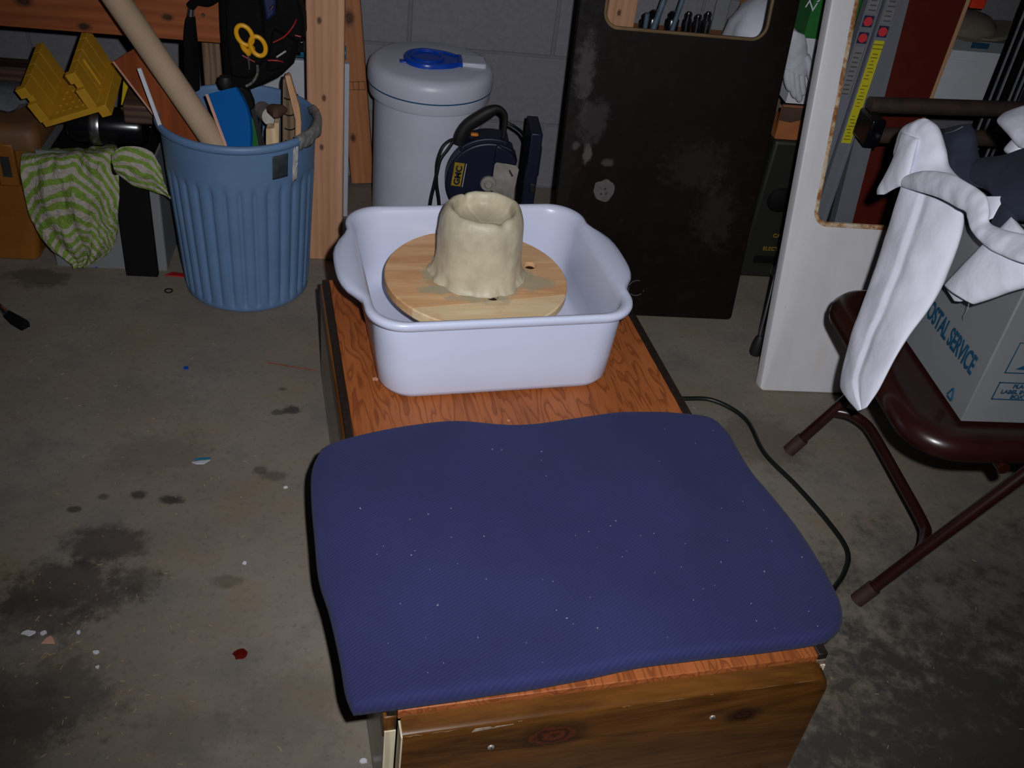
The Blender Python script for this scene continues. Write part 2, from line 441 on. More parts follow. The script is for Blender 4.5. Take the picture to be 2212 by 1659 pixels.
def make_black_panel():
    t = NT('black_panel_paint')
    v = t.mapped()
    n1 = t.noise(v, 9, 6, .7); n2 = t.noise(v, 34, 5, .65)
    c = t.ramp(n1, [(.3, (14, 9, 7)), (.6, (21, 14, 11)), (.8, (34, 22, 16))])
    c = t.mix(t.math('MULTIPLY', t.smooth(n2, .58, .8), .35), c, (62, 44, 32))
    wp = t.math('ADD', t.math('MULTIPLY', t.math('SUBTRACT', t.noise(v, 40, 6, .75), .5), 2.6), t.math('MULTIPLY', t.math('SUBTRACT', t.noise(v, 9, 3), .5), 1.2))
    # worn patches: chalky scuffs on the paint
    for (x, z, rx, rz, k, colr) in ((.03, .60, .025, .08, .42, (88, 84, 86)), (.06, .49, .04, .06, .36, (76, 72, 74)), (.060, .41, .012, .024, .6, (104, 98, 94)), (.03, .43, .010, .012, .45, (92, 88, 86)),
                                    (.33, .40, .09, .07, .14, (80, 72, 66)), (.40, .28, .06, .10, .16, (78, 72, 68)), (.115, .395, .02, .01, .4, (100, 92, 86))):
        pv = t.n('Mapping', Vector=v, Location=(-x / rx, 0, -z / rz), Scale=(1 / rx, 0, 1 / rz)).outputs[0]
        d = t.math('ADD', t.n('VectorMath', _operation='LENGTH', i0=pv).outputs['Value'], wp)
        c = t.mix(t.math('MULTIPLY', t.math('SUBTRACT', 1.0, t.smooth(d, .4, 1.1)), k), c, colr)
    t.out(Base__Color=c, Roughness=t.ramp(n2, [(.3, (.5, .5, .5, 1)), (.7, (.75, .75, .75, 1))]), Specular__IOR__Level=.15)
    t.bump(n2, .15, .003)
    return t.m
M['black_panel'] = make_black_panel()
M['panel_lip'] = basic('panel_lip', (92, 72, 50), .55, col2=(128, 104, 72), scale=18)
M['putty'] = basic('putty', (84, 80, 80), .8, var=.25, scale=60)

def make_white_panel():
    t = NT('white_enamel')
    v = t.mapped()
    n1 = t.noise(t.mapped((1, 1, .25)), 12, 5); n2 = t.noise(v, 60, 4)
    c = t.ramp(n1, [(.35, (206, 203, 204)), (.7, (220, 219, 224))])
    c = t.mix(t.math('MULTIPLY', t.smooth(n1, .55, .75), .3), c, (190, 172, 150))
    c = t.mix(t.math('MULTIPLY', t.smooth(n2, .68, .8), .4), c, (150, 132, 116))
    t.out(Base__Color=c, Roughness=.45, Specular__IOR__Level=.4)
    return t.m
M['white_enamel'] = make_white_panel()
def make_rust():
    t = NT('rusty_lip')
    v = t.mapped()
    n1 = t.noise(v, 16, 6, .7); n2 = t.noise(v, 70, 5, .7)
    f = t.math('ADD', t.math('MULTIPLY', n1, .7), t.math('MULTIPLY', n2, .3))
    c = t.ramp(f, [(.36, (108, 58, 24)), (.46, (152, 98, 52)), (.53, (196, 172, 140)), (.62, (206, 198, 188))])
    t.out(Base__Color=c, Roughness=.7)
    t.bump(n2, .4, .003)
    return t.m
M['rust'] = make_rust()

def make_bat():
    def one(name, a, b, stain):
        t = NT(name)
        v = t.mapped((.12, 1.0, 1.0), rot=(0, 0, math.radians(-6)))
        g = t.noise(v, 34, 5, .6, .8); g2 = t.noise(v, 160, 3)
        c = t.ramp(t.math('ADD', t.math('MULTIPLY', g, .8), t.math('MULTIPLY', g2, .2)), [(.34, b), (.66, a)])
        vo = t.mapped()
        # damp clay smeared round the foot of the lump
        for (x, y, rx, ry, k) in ((.0, .0, .125, .105, .8), (-.07, -.045, .06, .02, .75), (.10, -.03, .055, .03, .75), (.02, -.095, .03, .018, .7), (-.035, -.075, .05, .012, .5)):
            pv = t.n('Mapping', Vector=vo, Location=(-x / rx, -y / ry, 0), Scale=(1 / rx, 1 / ry, 0)).outputs[0]
            d = t.math('ADD', t.n('VectorMath', _operation='LENGTH', i0=pv).outputs['Value'], t.math('MULTIPLY', t.math('SUBTRACT', t.noise(vo, 30, 6, .7), .5), 1.5))
            c = t.mix(t.math('MULTIPLY', t.math('SUBTRACT', 1.0, t.smooth(d, .7, 1.0)), k * stain), c, (172, 164, 138))
        c = t.mix(t.math('MULTIPLY', t.smooth(t.noise(vo, 12, 4), .56, .7), .5 * stain), c, (196, 128, 80))
        t.out(Base__Color=c, Roughness=.6, Specular__IOR__Level=.3)
        t.bump(g, .1, .002)
        return t.m
    return one('bat_wood', (232, 190, 144), (206, 148, 100), 1.0), one('bat_wood_pale', (238, 214, 174), (220, 186, 138), .55)
M['bat'], M['bat_pale'] = make_bat()

# ================================================================== THE SETTING
fb = boxm(-2.6, 3.2, -1.6, 2.9, -.08, 0)
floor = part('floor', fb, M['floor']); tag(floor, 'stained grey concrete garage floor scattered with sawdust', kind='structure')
BH, BL, WY = .2032, .4064, 2.797
wall = part('wall_back', boxm(-2.6, 3.2, WY + .004, WY + .2, 0, 2.44), M['mortar']); tag(wall, 'painted grey concrete block wall behind the clutter', kind='structure')
blk = boxm(.004, BL - .004, 0, .02, .004, BH - .004)
b0 = part('block', blk, M['concrete_block'], bevel=.0035)
first = True
for r in range(12):
    off = .063 if r % 2 == 0 else .063 - BL / 2
    for k in range(-7, 8):
        x = off + k * BL
        if x < -2.58 or x + BL > 3.18: continue
        if first: o = b0; first = False
        else: o = b0.copy(); COL.objects.link(o)
        o.parent = wall; o.location = (x, WY, r * BH)

# ================================================================== BENCH
BO = (0.045, 0.769, 0.0); BR = math.radians(8.027); BT = .251
bench = thing('wooden_bench', 'low stained wooden bench with plywood top under the white tub', 'bench', BO, (0, 0, BR))
BLN = 1.045
part('bench_top', boxm(0, .608, 0, BLN, BT - .018, BT), M['plywood'], bench, bevel=.0015)
for s, (x0, x1) in enumerate(((-.017, -.0005), (.6085, .625))):
    sb = part('side_board', boxm(x0, x1, 0, BLN, 0, BT - .012), M['side_reflection_grey'], bench, bevel=.002)
    if s == 0:
        part('stained_band', boxm(x0 - .0015, x1, .0, BLN, BT - .055, BT - .011), M['band_brown'], sb, bevel=.002)
        part('end_grain', boxm(x0 + .0005, x1 - .001, -.0022, .001, .001, BT - .040), M['end_grain'], sb)
        part('edge_strip', boxm(x0 + .003, x1, .001, BLN, BT - .011, BT + .001), M['edge_dark'], sb, bevel=.002)
    else:
        part('end_grain', boxm(x0 + .001, x1 - .0005, -.0022, .001, .001, BT - .022), M['end_grain'], sb)
        part('edge_strip', boxm(x0, x1 - .001, .001, BLN, BT - .012, BT + .001), M['edge_dark'], sb, bevel=.002)
part('back_board', boxm(.0, .608, BLN - .02, BLN - .001, 0, BT - .02), M['side_reflection_grey'], bench)
# front board with a rounded nose and rounded upper corner
bmx = bm_()
prof = [(-.001, 0), (-.028, 0), (-.028, .2325), (-.0272, .2352), (-.0252, .2370), (-.020, .2385), (-.006, .2415), (-.001, .2418)]
secs = []
for u, drop in ((.003, 0), (.59, 0), (.606, .003), (.615, .010), (.619, .022)):
    secs.append([(u, v, max(0, z - (drop if z > .15 else 0))) for v, z in prof])
loops(bmx, secs)
fbd = part('front_board', bmx, M['front_stain'], bench, smooth=True, angle=35)
part('end_grain', boxm(.0008, .0032, -.0275, -.0012, .001, .232), M['end_grain'], fbd)
we = bm_()
for (u0, u1, k) in ((.004, .030, 1), (.040, .075, 0), (.155, .162, 1), (.30, .318, 0), (.35, .40, 1), (.43, .436, 1), (.48, .545, 0), (.56, .60, 1)):
    tube(we, [(u0 + (u1 - u0) * q / 6, -.0276 + .0004 * math.sin(q * 2.1 + u0 * 90), .2342 + .0005 * math.sin(q * 1.7 + u1 * 70)) for q in range(7)], [.0001, .0006, .0005 + .0004 * k, .0006, .0009, .0005, .0001], 6)
part('worn_edge', we, basic('worn_wood', (112, 78, 42), .5, var=.5, scale=160), fbd)['kind'] = 'stuff'
for u, z in ((.124, .183), (.448, .178)):
    sc = lathe(bm_(), [(.0001, .0022), (.0028, .0022), (.0042, .0016), (.005, 0)], 16)
    sc.transform(Matrix.Rotation(PI / 2, 4, 'X'))
    s1 = part('screw', sc, M['dull_steel'], fbd, smooth=True, loc=(u, -.0278, z))
    cr = box(box(bm_(), -.0028, .0028, -.0027, -.0018, -.0005, .0005), -.0005, .0005, -.0027, -.0018, -.0028, .0028)
    part('cross_slot', cr, M['ink'], s1)
sm = bm_()
for (u0, u1, z0, z1) in ((.094, .122, .225, .2315), (.122, .150, .2275, .2305)):
    prism(sm, [(u0, z0), (u1, z0 + .003), (u1 - .003, z1), (u0 + .004, z1)], -.0287, -.0275)
part('scuff_mark', sm, M['scuff'], fbd)
for (u, v, r) in ((.055, .70, .006), (.525, .53, .0055), (.275, .56, .003)):
    fl_ = bm_()
    for q in range(5):
        a = q * 1.3; box(fl_, u + r * .6 * math.cos(a) - r * .3, u + r * .6 * math.cos(a) + r * .3, v + r * .5 * math.sin(a) - r * .25, v + r * .5 * math.sin(a) + r * .25, BT, BT + .0012 + q * .0002)
    part('wood_chip', fl_, M['pink_edge'], bench)

# ------------------------------------------------------------------ folded towel on the bench
tw = thing('folded_towel', 'folded navy blue towel laid as a seat pad on the bench', 'towel', (BO[0], BO[1], BT), (0, 0, BR))
Lf = [(-.052, .006), (-.056, .034), (-.058, .085), (-.065, .165), (-.074, .231), (-.074, .309), (-.073, .388), (-.068, .451), (-.053, .487)]
Bk = [(-.053, .487), (-.032, .497), (.024, .514), (.104, .528), (.184, .527), (.247, .514), (.278, .509), (.329, .510), (.417, .521), (.48, .526), (.557, .519), (.622, .503), (.640, .487)]
Rt = [(.618, .022), (.645, .036), (.665, .066), (.674, .11), (.675, .168), (.673, .237), (.660, .305), (.648, .362), (.647, .421), (.647, .455), (.640, .487)]
Ft = [(-.052, .006), (-.008, .005), (.08, .006), (.204, .011), (.338, .021), (.474, .019), (.58, .020), (.618, .022)]
def along(C_):
    P = catmull(C_, 8); D = [0.0]
    for a, b in zip(P, P[1:]): D.append(D[-1] + math.hypot(a[0] - b[0], a[1] - b[1]))
    def f(t):
        s = t * D[-1]
        for i in range(len(D) - 1):
            if s <= D[i + 1] + 1e-9:
                k = (s - D[i]) / max(D[i + 1] - D[i], 1e-9)
                return (P[i][0] + (P[i + 1][0] - P[i][0]) * k, P[i][1] + (P[i + 1][1] - P[i][1]) * k)
        return P[-1]
    return f
fL, fB, fR, fF = along(Lf), along(Bk), along(Rt), along(Ft)
def coons(s, t):
    l, r, f_, b = fL(t), fR(t), fF(s), fB(s)
    o_ = []
    for i in (0, 1):
        o_.append((1 - s) * l[i] + s * r[i] + (1 - t) * f_[i] + t * b[i] - ((1 - s) * (1 - t) * Lf[0][i] + s * (1 - t) * Rt[0][i] + (1 - s) * t * Lf[-1][i] + s * t * Bk[-1][i]))
    return o_
def tz(u, v):
    z = .030 + .0035 * noise.noise(Vector((u * 5, v * 6, .3))) + .002 * noise.noise(Vector((u * 14, v * 11, 5)))
    over = max(0, -.02 - u) + max(0, u - .628)
    z -= over * over * 4.0
    return z
NS, NTT = 72, 60
bt = bm_()
G = [[None] * (NS + 1) for _ in range(NTT + 1)]
for j in range(NTT + 1):
    for i in range(NS + 1):
        u, v = coons(i / NS, j / NTT); G[j][i] = bt.verts.new((u, v, tz(u, v)))
for j in range(NTT):
    for i in range(NS): bt.faces.new((G[j][i], G[j][i + 1], G[j + 1][i + 1], G[j + 1][i]))
ringv = [G[0][i] for i in range(NS)] + [G[j][NS] for j in range(NTT)] + [G[NTT][i] for i in range(NS, 0, -1)] + [G[j][0] for j in range(NTT, 0, -1)]
nR = len(ringv)
def outn(k):
    a, b = ringv[k - 3].co, ringv[(k + 3) % nR].co
    d = Vector((b.x - a.x, b.y - a.y, 0)).normalized(); return Vector((d.y, -d.x, 0))
N_ = [outn(k) for k in range(nR)]
prev = ringv
for (ex, dz) in ((.004, -.0015), (.0075, -.005), (.0095, -.011), (.0095, -.018), (.0075, -.024), (.004, -.0285), (-.004, -.030)):
    cur = [bt.verts.new((ringv[k].co.x + N_[k].x * ex, ringv[k].co.y + N_[k].y * ex, max(.0, ringv[k].co.z + dz) if 0 < ringv[k].co.x < .6 else ringv[k].co.z + dz)) for k in range(nR)]
    for k in range(nR): bt.faces.new((prev[k], prev[(k + 1) % nR], cur[(k + 1) % nR], cur[k]))
    prev = cur
bt.faces.new(prev[::-1])
part('towel_body', bt, M['towel'], tw, smooth=True, angle=180)
lint = bm_()
for q in range(70):
    s, t = random.random(), random.random() ** 1.3
    u, v = coons(.03 + .94 * s, .03 + .94 * t); z = tz(u, v)
    r = random.choice((.0003, .0004, .0005, .0006)); a = random.random() * PI; l = r * random.choice((1, 1.4, 2.2))
    c_, s_ = math.cos(a), math.sin(a)
    P = [(u + c_ * x * l - s_ * y * r, v + s_ * x * l + c_ * y * r) for x, y in ((-1, -1), (1, -1), (1, 1), (-1, 1))]
    loops(lint, [[(x, y, z - .0002) for x, y in P], [(x, y, z + .0008) for x, y in P]])
lo = part('lint_specks', lint, basic('lint', (150, 146, 156), .8), tw); lo['kind'] = 'stuff'; lo['label'] = 'pale lint and wood dust specks'

# ------------------------------------------------------------------ white tub
TU, TV = .274, .832
cB, sB = math.cos(BR), math.sin(BR)
def BW(u, v, z=0): return (BO[0] + cB * u - sB * v, BO[1] + sB * u + cB * v, z)
tub = thing('plastic_tub', 'white plastic dishpan tub standing on the plywood bench top', 'tub', BW(TU, TV, BT), (0, 0, BR + math.radians(.8)))
TH = .169
def tubloop(a, b, r, z, cy=0.0, ear=0.0, n=12):
    """rounded rectangle, with ear-like grips pushed out on the two short sides"""
    P = []
    side = 14
    base = rrect(a, b, r, n, 0, cy)
    # add points on the straight runs so the ears bend smoothly
    out_ = []
    for i, p in enumerate(base):
        q = base[(i + 1) % len(base)]
        d = math.hypot(q[0] - p[0], q[1] - p[1])
        k = side if d > .1 else 1
        for m_ in range(k):
            t = m_ / k; out_.append((p[0] + (q[0] - p[0]) * t, p[1] + (q[1] - p[1]) * t))
    for x, y in out_:
        e = 0.0
        if abs(x) > a * .7:
            e = ear * max(0.0, 1 - (abs((y - cy) / .115)) ** 3.0) * (1 if abs(y - cy) < .115 else 0)
        P.append((x + math.copysign(e, x), y, z))
    return P
tl = []
tl.append(tubloop(.190, .172, .05, .0005))
for (a, b, r, z) in ((.204, .186, .052, .0012), (.213, .194, .056, .006), (.2185, .1975, .058, .016), (.2235, .198, .060, .06), (.2285, .1985, .062, .11), (.2315, .1990, .062, TH - .018)):
    tl.append(tubloop(a, b, r, z, (z / TH) * .008))
cy = .008
for (a, b, z, e) in ((.2325, .200, TH - .015, .010), (.2395, .207, TH - .018, .034), (.2440, .2115, TH - .014, .037), (.2455, .213, TH - .007, .036), (.2440, .2115, TH - .001, .032), (.2395, .207, TH + .001, .024), (.2335, .201, TH - .001, .012), (.2295, .197, TH - .007, .004)):
    tl.append(tubloop(a, b, .066, z, cy, e))
for (a, b, r, z) in ((.227, .1945, .062, TH - .02), (.2195, .1935, .06, .06), (.2145, .192, .058, .020), (.208, .186, .056, .010), (.194, .172, .052, .0055)):
    tl.append(tubloop(a, b, r, z, (z / TH) * .008))
tbm = bm_(); loops(tbm, tl)
part('tub_shell', tbm, M['white_plastic'], tub, smooth=True, angle=180)

# ------------------------------------------------------------------ wheel bat with clay
CU, CV = .268, .865
bat = thing('wheel_bat', 'round wooden pottery bat raised inside the white tub', 'pottery bat', BW(CU, CV, BT + .008), (0, 0, BR))
ZB = .365 - BT - .008
RB = .178
def batpoly(front):
    # chord runs from (-.12,-.106) to (.148,-.080)
    y0, k = -.0942, .097
    P = []
    for q in range(96):
        a = 2 * PI * q / 96; x, y = RB * math.cos(a), RB * math.sin(a)
        P.append((x, y))
    ch = lambda x: y0 + k * x
    keep = [p for p in P if (p[1] < ch(p[0])) == front]
    a0 = sorted(keep, key=lambda p: math.atan2(p[1] - (-.14 if front else .02), p[0]))
    xs = []
    for sgn in (-1, 1):
        x = sgn * .15
        for _ in range(30): x = sgn * math.sqrt(max(0, RB ** 2 - ch(x) ** 2))
        xs.append((x, ch(x)))
    allp = a0 + xs
    c0 = (sum(p[0] for p in allp) / len(allp), sum(p[1] for p in allp) / len(allp))
    return sorted(allp, key=lambda p: math.atan2(p[1] - c0[1], p[0] - c0[0]))
def cut_holes(o, holes):
    """drill real holes through the part"""
    me = o.data
    for (x, y, r) in holes:
        c = lathe(bm_(), [(r, -.2), (r, .2)], 24, x, y)
        bmesh.ops.recalc_face_normals(c, faces=c.faces[:])
        cm = bpy.data.meshes.new('cutter'); c.to_mesh(cm); c.free()
        cu_ = bpy.data.objects.new('cutter', cm); COL.objects.link(cu_)
        tmp = bpy.data.objects.new('tmp', me); COL.objects.link(tmp)
        md = tmp.modifiers.new('b', 'BOOLEAN'); md.object = cu_; md.operation = 'DIFFERENCE'; md.solver = 'EXACT'
        bpy.context.view_layer.update()
        dg = bpy.context.evaluated_depsgraph_get()
        me = bpy.data.meshes.new_from_object(tmp.evaluated_get(dg))
        bpy.data.objects.remove(tmp); bpy.data.objects.remove(cu_)
    me.name = 'bat_board'; o.data = me
    return o
for fr in (False, True):
    g = bm_(); P = batpoly(fr)
    gap = -.0004 if fr else .0004
    loops(g, [[(x * .994, y * .994 + gap, ZB - .020) for x, y in P], [(x, y + gap, ZB - .018) for x, y in P], [(x, y + gap, ZB - .0025) for x, y in P], [(x * .988, y * .988 + gap, ZB) for x, y in P]])
    o = part('bat_board', g, M['bat_pale' if fr else 'bat'], bat)
    if not fr: cut_holes(o, [(.383 - CU, .897 - CV, .0135), (.283 - CU, .787 - CV, .0115)])
for (x, y) in ((.383 - CU, .894 - CV), (.283 - CU, .784 - CV)):  # dark discs added inside the holes so their depths look dark
    part('hole_disc', lathe(bm_(), [(.0105, ZB - .022), (.0105, ZB - .006), (.0095, ZB - .005), (.0001, ZB - .005)], 20, x, y), basic('hole_dark', (36, 24, 18), .7), bat, smooth=True)
hub = lathe(bm_(), [(.05, .0), (.05, .006), (.016, .010), (.016, ZB - .032), (.055, ZB - .030), (.055, ZB - .0205)], 32)
part('wheel_shaft', hub, M['dull_steel'], bat, smooth=True)

clay = thing('clay_lump', 'hollowed lump of pale beige clay stuck on the wooden bat', 'clay', BW(.272, .880, .365), (0, 0, BR))
prof = [(.0955, .0), (.0925, .003), (.0885, .009), (.0855, .019), (.0830, .034), (.0815, .052), (.0810, .072), (.0805, .09), (.0795, .108), (.0775, .122), (.0740, .132), (.0695, .1385), (.0645, .1412), (.0605, .1400), (.0575, .136), (.0550, .129), (.0525, .121), (.046, .115), (.034, .111), (.018, .109), (.006, .1085)]
pp = catmull(prof, 3)
SG = 120
LL = []
for i, (r, z) in enumerate(pp):
    l = []
    for k in range(SG):
        a = 2 * PI * k / SG
        c_, s_ = math.cos(a), math.sin(a)
        foot = max(0, 1 - z / .02) if i < 25 else 0
        d = .0022 * noise.noise(Vector((c_ * 2.2, s_ * 2.2, z * 16))) + .0010 * noise.noise(Vector((c_ * 6, s_ * 6, z * 40)))
        d += foot * (.006 * noise.noise(Vector((c_ * 3, s_ * 3, 9))) + .005 * noise.noise(Vector((c_ * 8, s_ * 8, 2))))
        zz = z
        if z > .1:
            kz = (z - .1) / .04
            zz += kz * (.0015 * math.sin(a * 2 + .6) + .0026 * noise.noise(Vector((c_ * 2, s_ * 2, 4))))
            # front lip hangs inward, with a notch in the rim
            d += -.004 * kz * math.exp(-((a - 1.75 * PI + .35) / .4) ** 2) if i > 36 else 0
            zz -= .006 * kz * math.exp(-((((a - 1.62 * PI) + PI) % (2 * PI) - PI) / .16) ** 2)
            zz -= .004 * kz * math.exp(-((((a - .62 * PI) + PI) % (2 * PI) - PI) / .07) ** 2)
        l.append(((r + d) * c_, (r + d) * s_, zz))
    LL.append(l)
cb = bm_(); loops(cb, LL)
part('clay_body', cb, M['clay'], clay, smooth=True, angle=180)
for (a, r0, r1, z0, z1) in ((PI * .62, .058, .079, .1395, .121), (PI * .80, .060, .082, .1390, .114)):
    pass

# ------------------------------------------------------------------ power cord
pc = catmull([(.655, 1.765, .005), (.70, 1.757, .0055), (.776, 1.754, .0055), (.836, 1.69, .0055), (.847, 1.573, .0055), (.887, 1.472, .0055), (.921, 1.365, .0055), (.932, 1.289, .0055), (.905, 1.232, .0055), (.85, 1.17, .0055), (.80, 1.10, .0055)], 10)
tag(part('power_cord', tubem(pc, .0052, 10), M['cord'], smooth=True), 'black power cord curving over the floor beside the bench', 'cord')
# ================================================================== TIMBER AT THE BACK
po = thing('timber_post', 'upright pine post standing behind the blue trash can', 'post', (-.180, 2.302, 0))
part('post_body', boxm(0, .086, 0, .038, 0, 1.25), M['pine_post'], po, bevel=.003)
rp = thing('leaning_stud', 'pine stud with ink stamp leaning on the wall beside the white tank', 'timber', (-.082, 2.735, 0), (0, math.radians(-5.5), 0))
part('stud_body', boxm(-.005, .062, 0, .038, 0.005, 1.0), M['pine_rear'], rp, bevel=.003)
st = bm_()
for z in (.292, .315): box(st, .012, .058, -.0006, .0002, z, z + .0012)
for x in (.012, .024, .040, .0568): box(st, x, x + .0012, -.0006, .0002, .292, .316)
part('ink_stamp', st, M['edge_dark'], rp)
wb = thing('workbench', 'pine workbench apron board with grey leg above the tool clutter', 'workbench', (-.36, 2.30, 0))
part('apron_board', boxm(-1.05, 0, 0, .038, .551, .69), M['beam_wood'], wb, bevel=.003)
part('bench_leg', boxm(-.066, -.004, .08, .17, 0, .69), M['grey_wood'], wb, bevel=.003)
part('bench_leg', boxm(-1.04, -.98, .08, .17, 0, .69), M['grey_wood'], wb, bevel=.003)
part('work_top', boxm(-1.07, .01, -.01, .47, .69, .72), M['grey_wood'], wb, bevel=.003)
nl = lathe(bm_(), [(.0001, .002), (.003, .002), (.0045, 0)], 14); nl.transform(Matrix.Rotation(PI / 2, 4, 'X'))
part('screw', nl, M['steel'], wb, smooth=True, loc=(-.043, -.0003, .612))
# teal pipe and white board low behind the can
tag(part('teal_pipe', tubem([(-.335, 2.55, .457), (-.10, 2.55, .462)], .017, 18), M['teal'], smooth=True), 'teal plastic pipe lying level behind the trash can', 'pipe')
wbp = part('white_panel_board', boxm(-.335, -.09, 2.54, 2.56, 0, .437), M['white_board'], bevel=.003)
tag(wbp, 'white board standing under the teal pipe behind the trash can', 'board')

# ================================================================== BLUE TRASH CAN
TC = (-.322, 2.185)
can = thing('trash_can', 'blue ribbed plastic trash can filled with offcuts and a cardboard tube', 'trash can', (TC[0], TC[1], 0))
HC = .438
def rc(z): return .147 + (.172 - .147) * z / HC
SGC = 384
def flute(r, z, a):
    k = min(1, max(0, (z - .012) / .012)) * min(1, max(0, (.335 - z) / .02))
    s = math.cos(a * 32)
    return r - k * .0048 * max(0, (-s - .25) / .75) + k * .0012 * max(0, s)
L = []
zs = [0, .004, .012, .018, .024, .06, .12, .18, .24, .29, .305, .315, .325, .335, .345, .38, .41, .420]
for z in zs:
    L.append([(flute(rc(z) - (.004 if z == 0 else 0), z, 2 * PI * k / SGC) * math.cos(2 * PI * k / SGC), flute(rc(z) - (.004 if z == 0 else 0), z, 2 * PI * k / SGC) * math.sin(2 * PI * k / SGC), z) for k in range(SGC)])
for (r, z) in ((.1755, .419), (.1795, .422), (.181, .428), (.1800, .434), (.1765, .4375), (.172, .438), (.1685, .435), (.1675, .428), (.1665, .41), (.143, .012)):
    L.append([(r * math.cos(2 * PI * k / SGC), r * math.sin(2 * PI * k / SGC), z) for k in range(SGC)])
cbm = bm_(); loops(cbm, L)
part('can_body', cbm, M['can_blue'], can, smooth=True, angle=50)
def wrap(a0, a1, z0, z1, extra=.0012, na=14, nz=8, jag=0.0, rf=None):
    g = bm_()
    def f(s, t):
        a = math.radians(a0 + (a1 - a0) * s); z = z0 + (z1 - z0) * t
        z += jag * noise.noise(Vector((s * 5, t * 4, 1))); r = (rf(t) if rf else rc(z)) + extra + jag * .15 * noise.noise(Vector((s * 9, t * 9, 3)))
        return (r * math.cos(a), r * math.sin(a), z)
    return surf(g, f, na, nz)
part('dark_sticker', wrap(-59, -46, .352, .408, .0008), M['dark_patch'], can, smooth=True, solid=.0012)
g = bm_()
def ft(s, t):
    a = math.radians(-38 + 62 * s + 5 * noise.noise(Vector((t * 4, s * 3, 2))))
    q = t * 2 * PI * .62 - .6
    r0, z0 = .1745, .4285
    r = r0 + .0095 * math.cos(q) + .0025 * noise.noise(Vector((s * 14, t * 6, 0))); z = z0 + .0125 * math.sin(q) - (.02 * max(0, -math.sin(q)) * (1 + noise.noise(Vector((s * 7, 1, 1)))))
    return (r * math.cos(a), r * math.sin(a), z)
surf(g, ft, 40, 18)
part('duct_tape', g, M['tape'], can, smooth=True, solid=.0012)
g = wrap(-41, -36, .335, .415, .0012, jag=.012); part('paint_drip', g, basic('paint_drip', (188, 186, 182), .6, var=.3), can, smooth=True, solid=.001)
def pole(p, q, r, seg=20): return tubem([p, q], r, seg)
def slab(p, q, wdir, w, ndir, th):
    """board from p to q: width along wdir, thickness along ndir"""
    p, q = Vector(p), Vector(q); d = (q - p).normalized()
    wv = Vector(wdir); wv = (wv - d * wv.dot(d)).normalized(); nv = d.cross(wv).normalized()
    if nv.dot(Vector(ndir)) < 0: nv = -nv
    b = bm_()
    loops(b, [[p + wv * sx * w / 2 + nv * sy * th / 2 for sx, sy in ((-1, -1), (1, -1), (1, 1), (-1, 1))], [q + wv * sx * w / 2 + nv * sy * th / 2 for sx, sy in ((-1, -1), (1, -1), (1, 1), (-1, 1))]])
    return b
grp = 'odds and ends in the trash can'
# cardboard tube: hollow
P0, P1 = Vector((-.262, 2.20, .02)), Vector((-0.565, 2.150, 0.713))
P0 = Vector((-0.375, 2.115, 0.413)) + (Vector((-0.375, 2.115, 0.413)) - P1).normalized() * .20
d = (P1 - P0)
tb = bm_(); nv = d.normalized()
ux = nv.orthogonal().normalized(); uy = nv.cross(ux)
def ringp(c, r): return [c + ux * r * math.cos(2 * PI * k / 32) + uy * r * math.sin(2 * PI * k / 32) for k in range(32)]
loops(tb, [ringp(P0, .0265), ringp(P1, .0265), ringp(P1, .0235), ringp(P0, .0235)], ring=True)
tag(part('cardboard_tube', tb, M['cardboard'], smooth=True), 'long cardboard tube sticking out of the blue trash can', 'tube', grp)
A, Bp = Vector((-0.554, 2.185, 0.552)), Vector((-0.434, 2.165, 0.378))
ww = thing('wood_plank', 'orange-brown plank with pale edge leaning out of the trash can', 'plank', tuple(Bp), group=grp)
e = (Bp - A).normalized()
part('plank_body', slab(A, Bp + e * .22, (1, -.1, .7), .052, (0, -1, .3), .010), M['orange_wood'], ww, world=True, bevel=.001)
wv = Vector((1, -.1, .7)); wv = (wv - e * wv.dot(e)).normalized()
part('pale_edge', slab(A - wv * .0275, Bp + e * .22 - wv * .0275, (1, -.1, .7), .004, (0, -1, .3), .0125), M['pink_edge'], ww, world=True)
A, Bp = Vector((-0.505, 2.100, 0.558)), Vector((-0.475, 2.100, 0.434))
tag(part('white_stick', slab(A, Bp + (Bp - A).normalized() * .01, (1, 0, .4), .008, (0, -1, 0), .004), M['white_card']), 'thin white stick leaning in the trash can beside the plank', 'stick', grp)
# blue painted board with a bare wooden edge
bb = thing('blue_board', 'bright blue painted board with bare edge in the trash can', 'board', tuple((-0.307, 2.100, 0.416)), group=grp)
q = [Vector(p) for p in ((-0.375, 2.130, 0.501), (-0.318, 2.139, 0.517), (-0.305, 2.130, 0.501), (-0.295, 2.121, 0.482), (-0.288, 2.111, 0.461), (-0.285, 2.095, 0.431), (-0.286, 2.080, 0.400), (-0.295, 2.060, 0.359), (-0.325, 2.059, 0.358), (-0.336, 2.085, 0.410))]
g = bm_(); off_ = Vector((.004, .009, -.004)); loops(g, [q, [p + off_ for p in q]])
part('painted_face', g, M['blue_board'], bb, world=True)
q = [Vector(p) for p in ((-0.381, 2.130, 0.499), (-0.375, 2.130, 0.501), (-0.336, 2.085, 0.410), (-0.325, 2.059, 0.358), (-0.331, 2.059, 0.357), (-0.342, 2.084, 0.408))]
g = bm_(); loops(g, [q, [p + off_ for p in q]]); part('bare_edge', g, M['pink_edge'], bb, world=True)
q = [Vector(p) for p in ((-0.296, 2.135, 0.468), (-0.284, 2.135, 0.448), (-0.277, 2.130, 0.416), (-0.271, 2.120, 0.382), (-0.272, 2.100, 0.307), (-0.298, 2.100, 0.306))]
g = bm_(); loops(g, [q, [p + Vector((0, .003, 0)) for p in q]])
tag(part('green_sheet', g, M['green_sheet']), 'green plastic sheet tucked behind the blue board', 'sheet', grp)
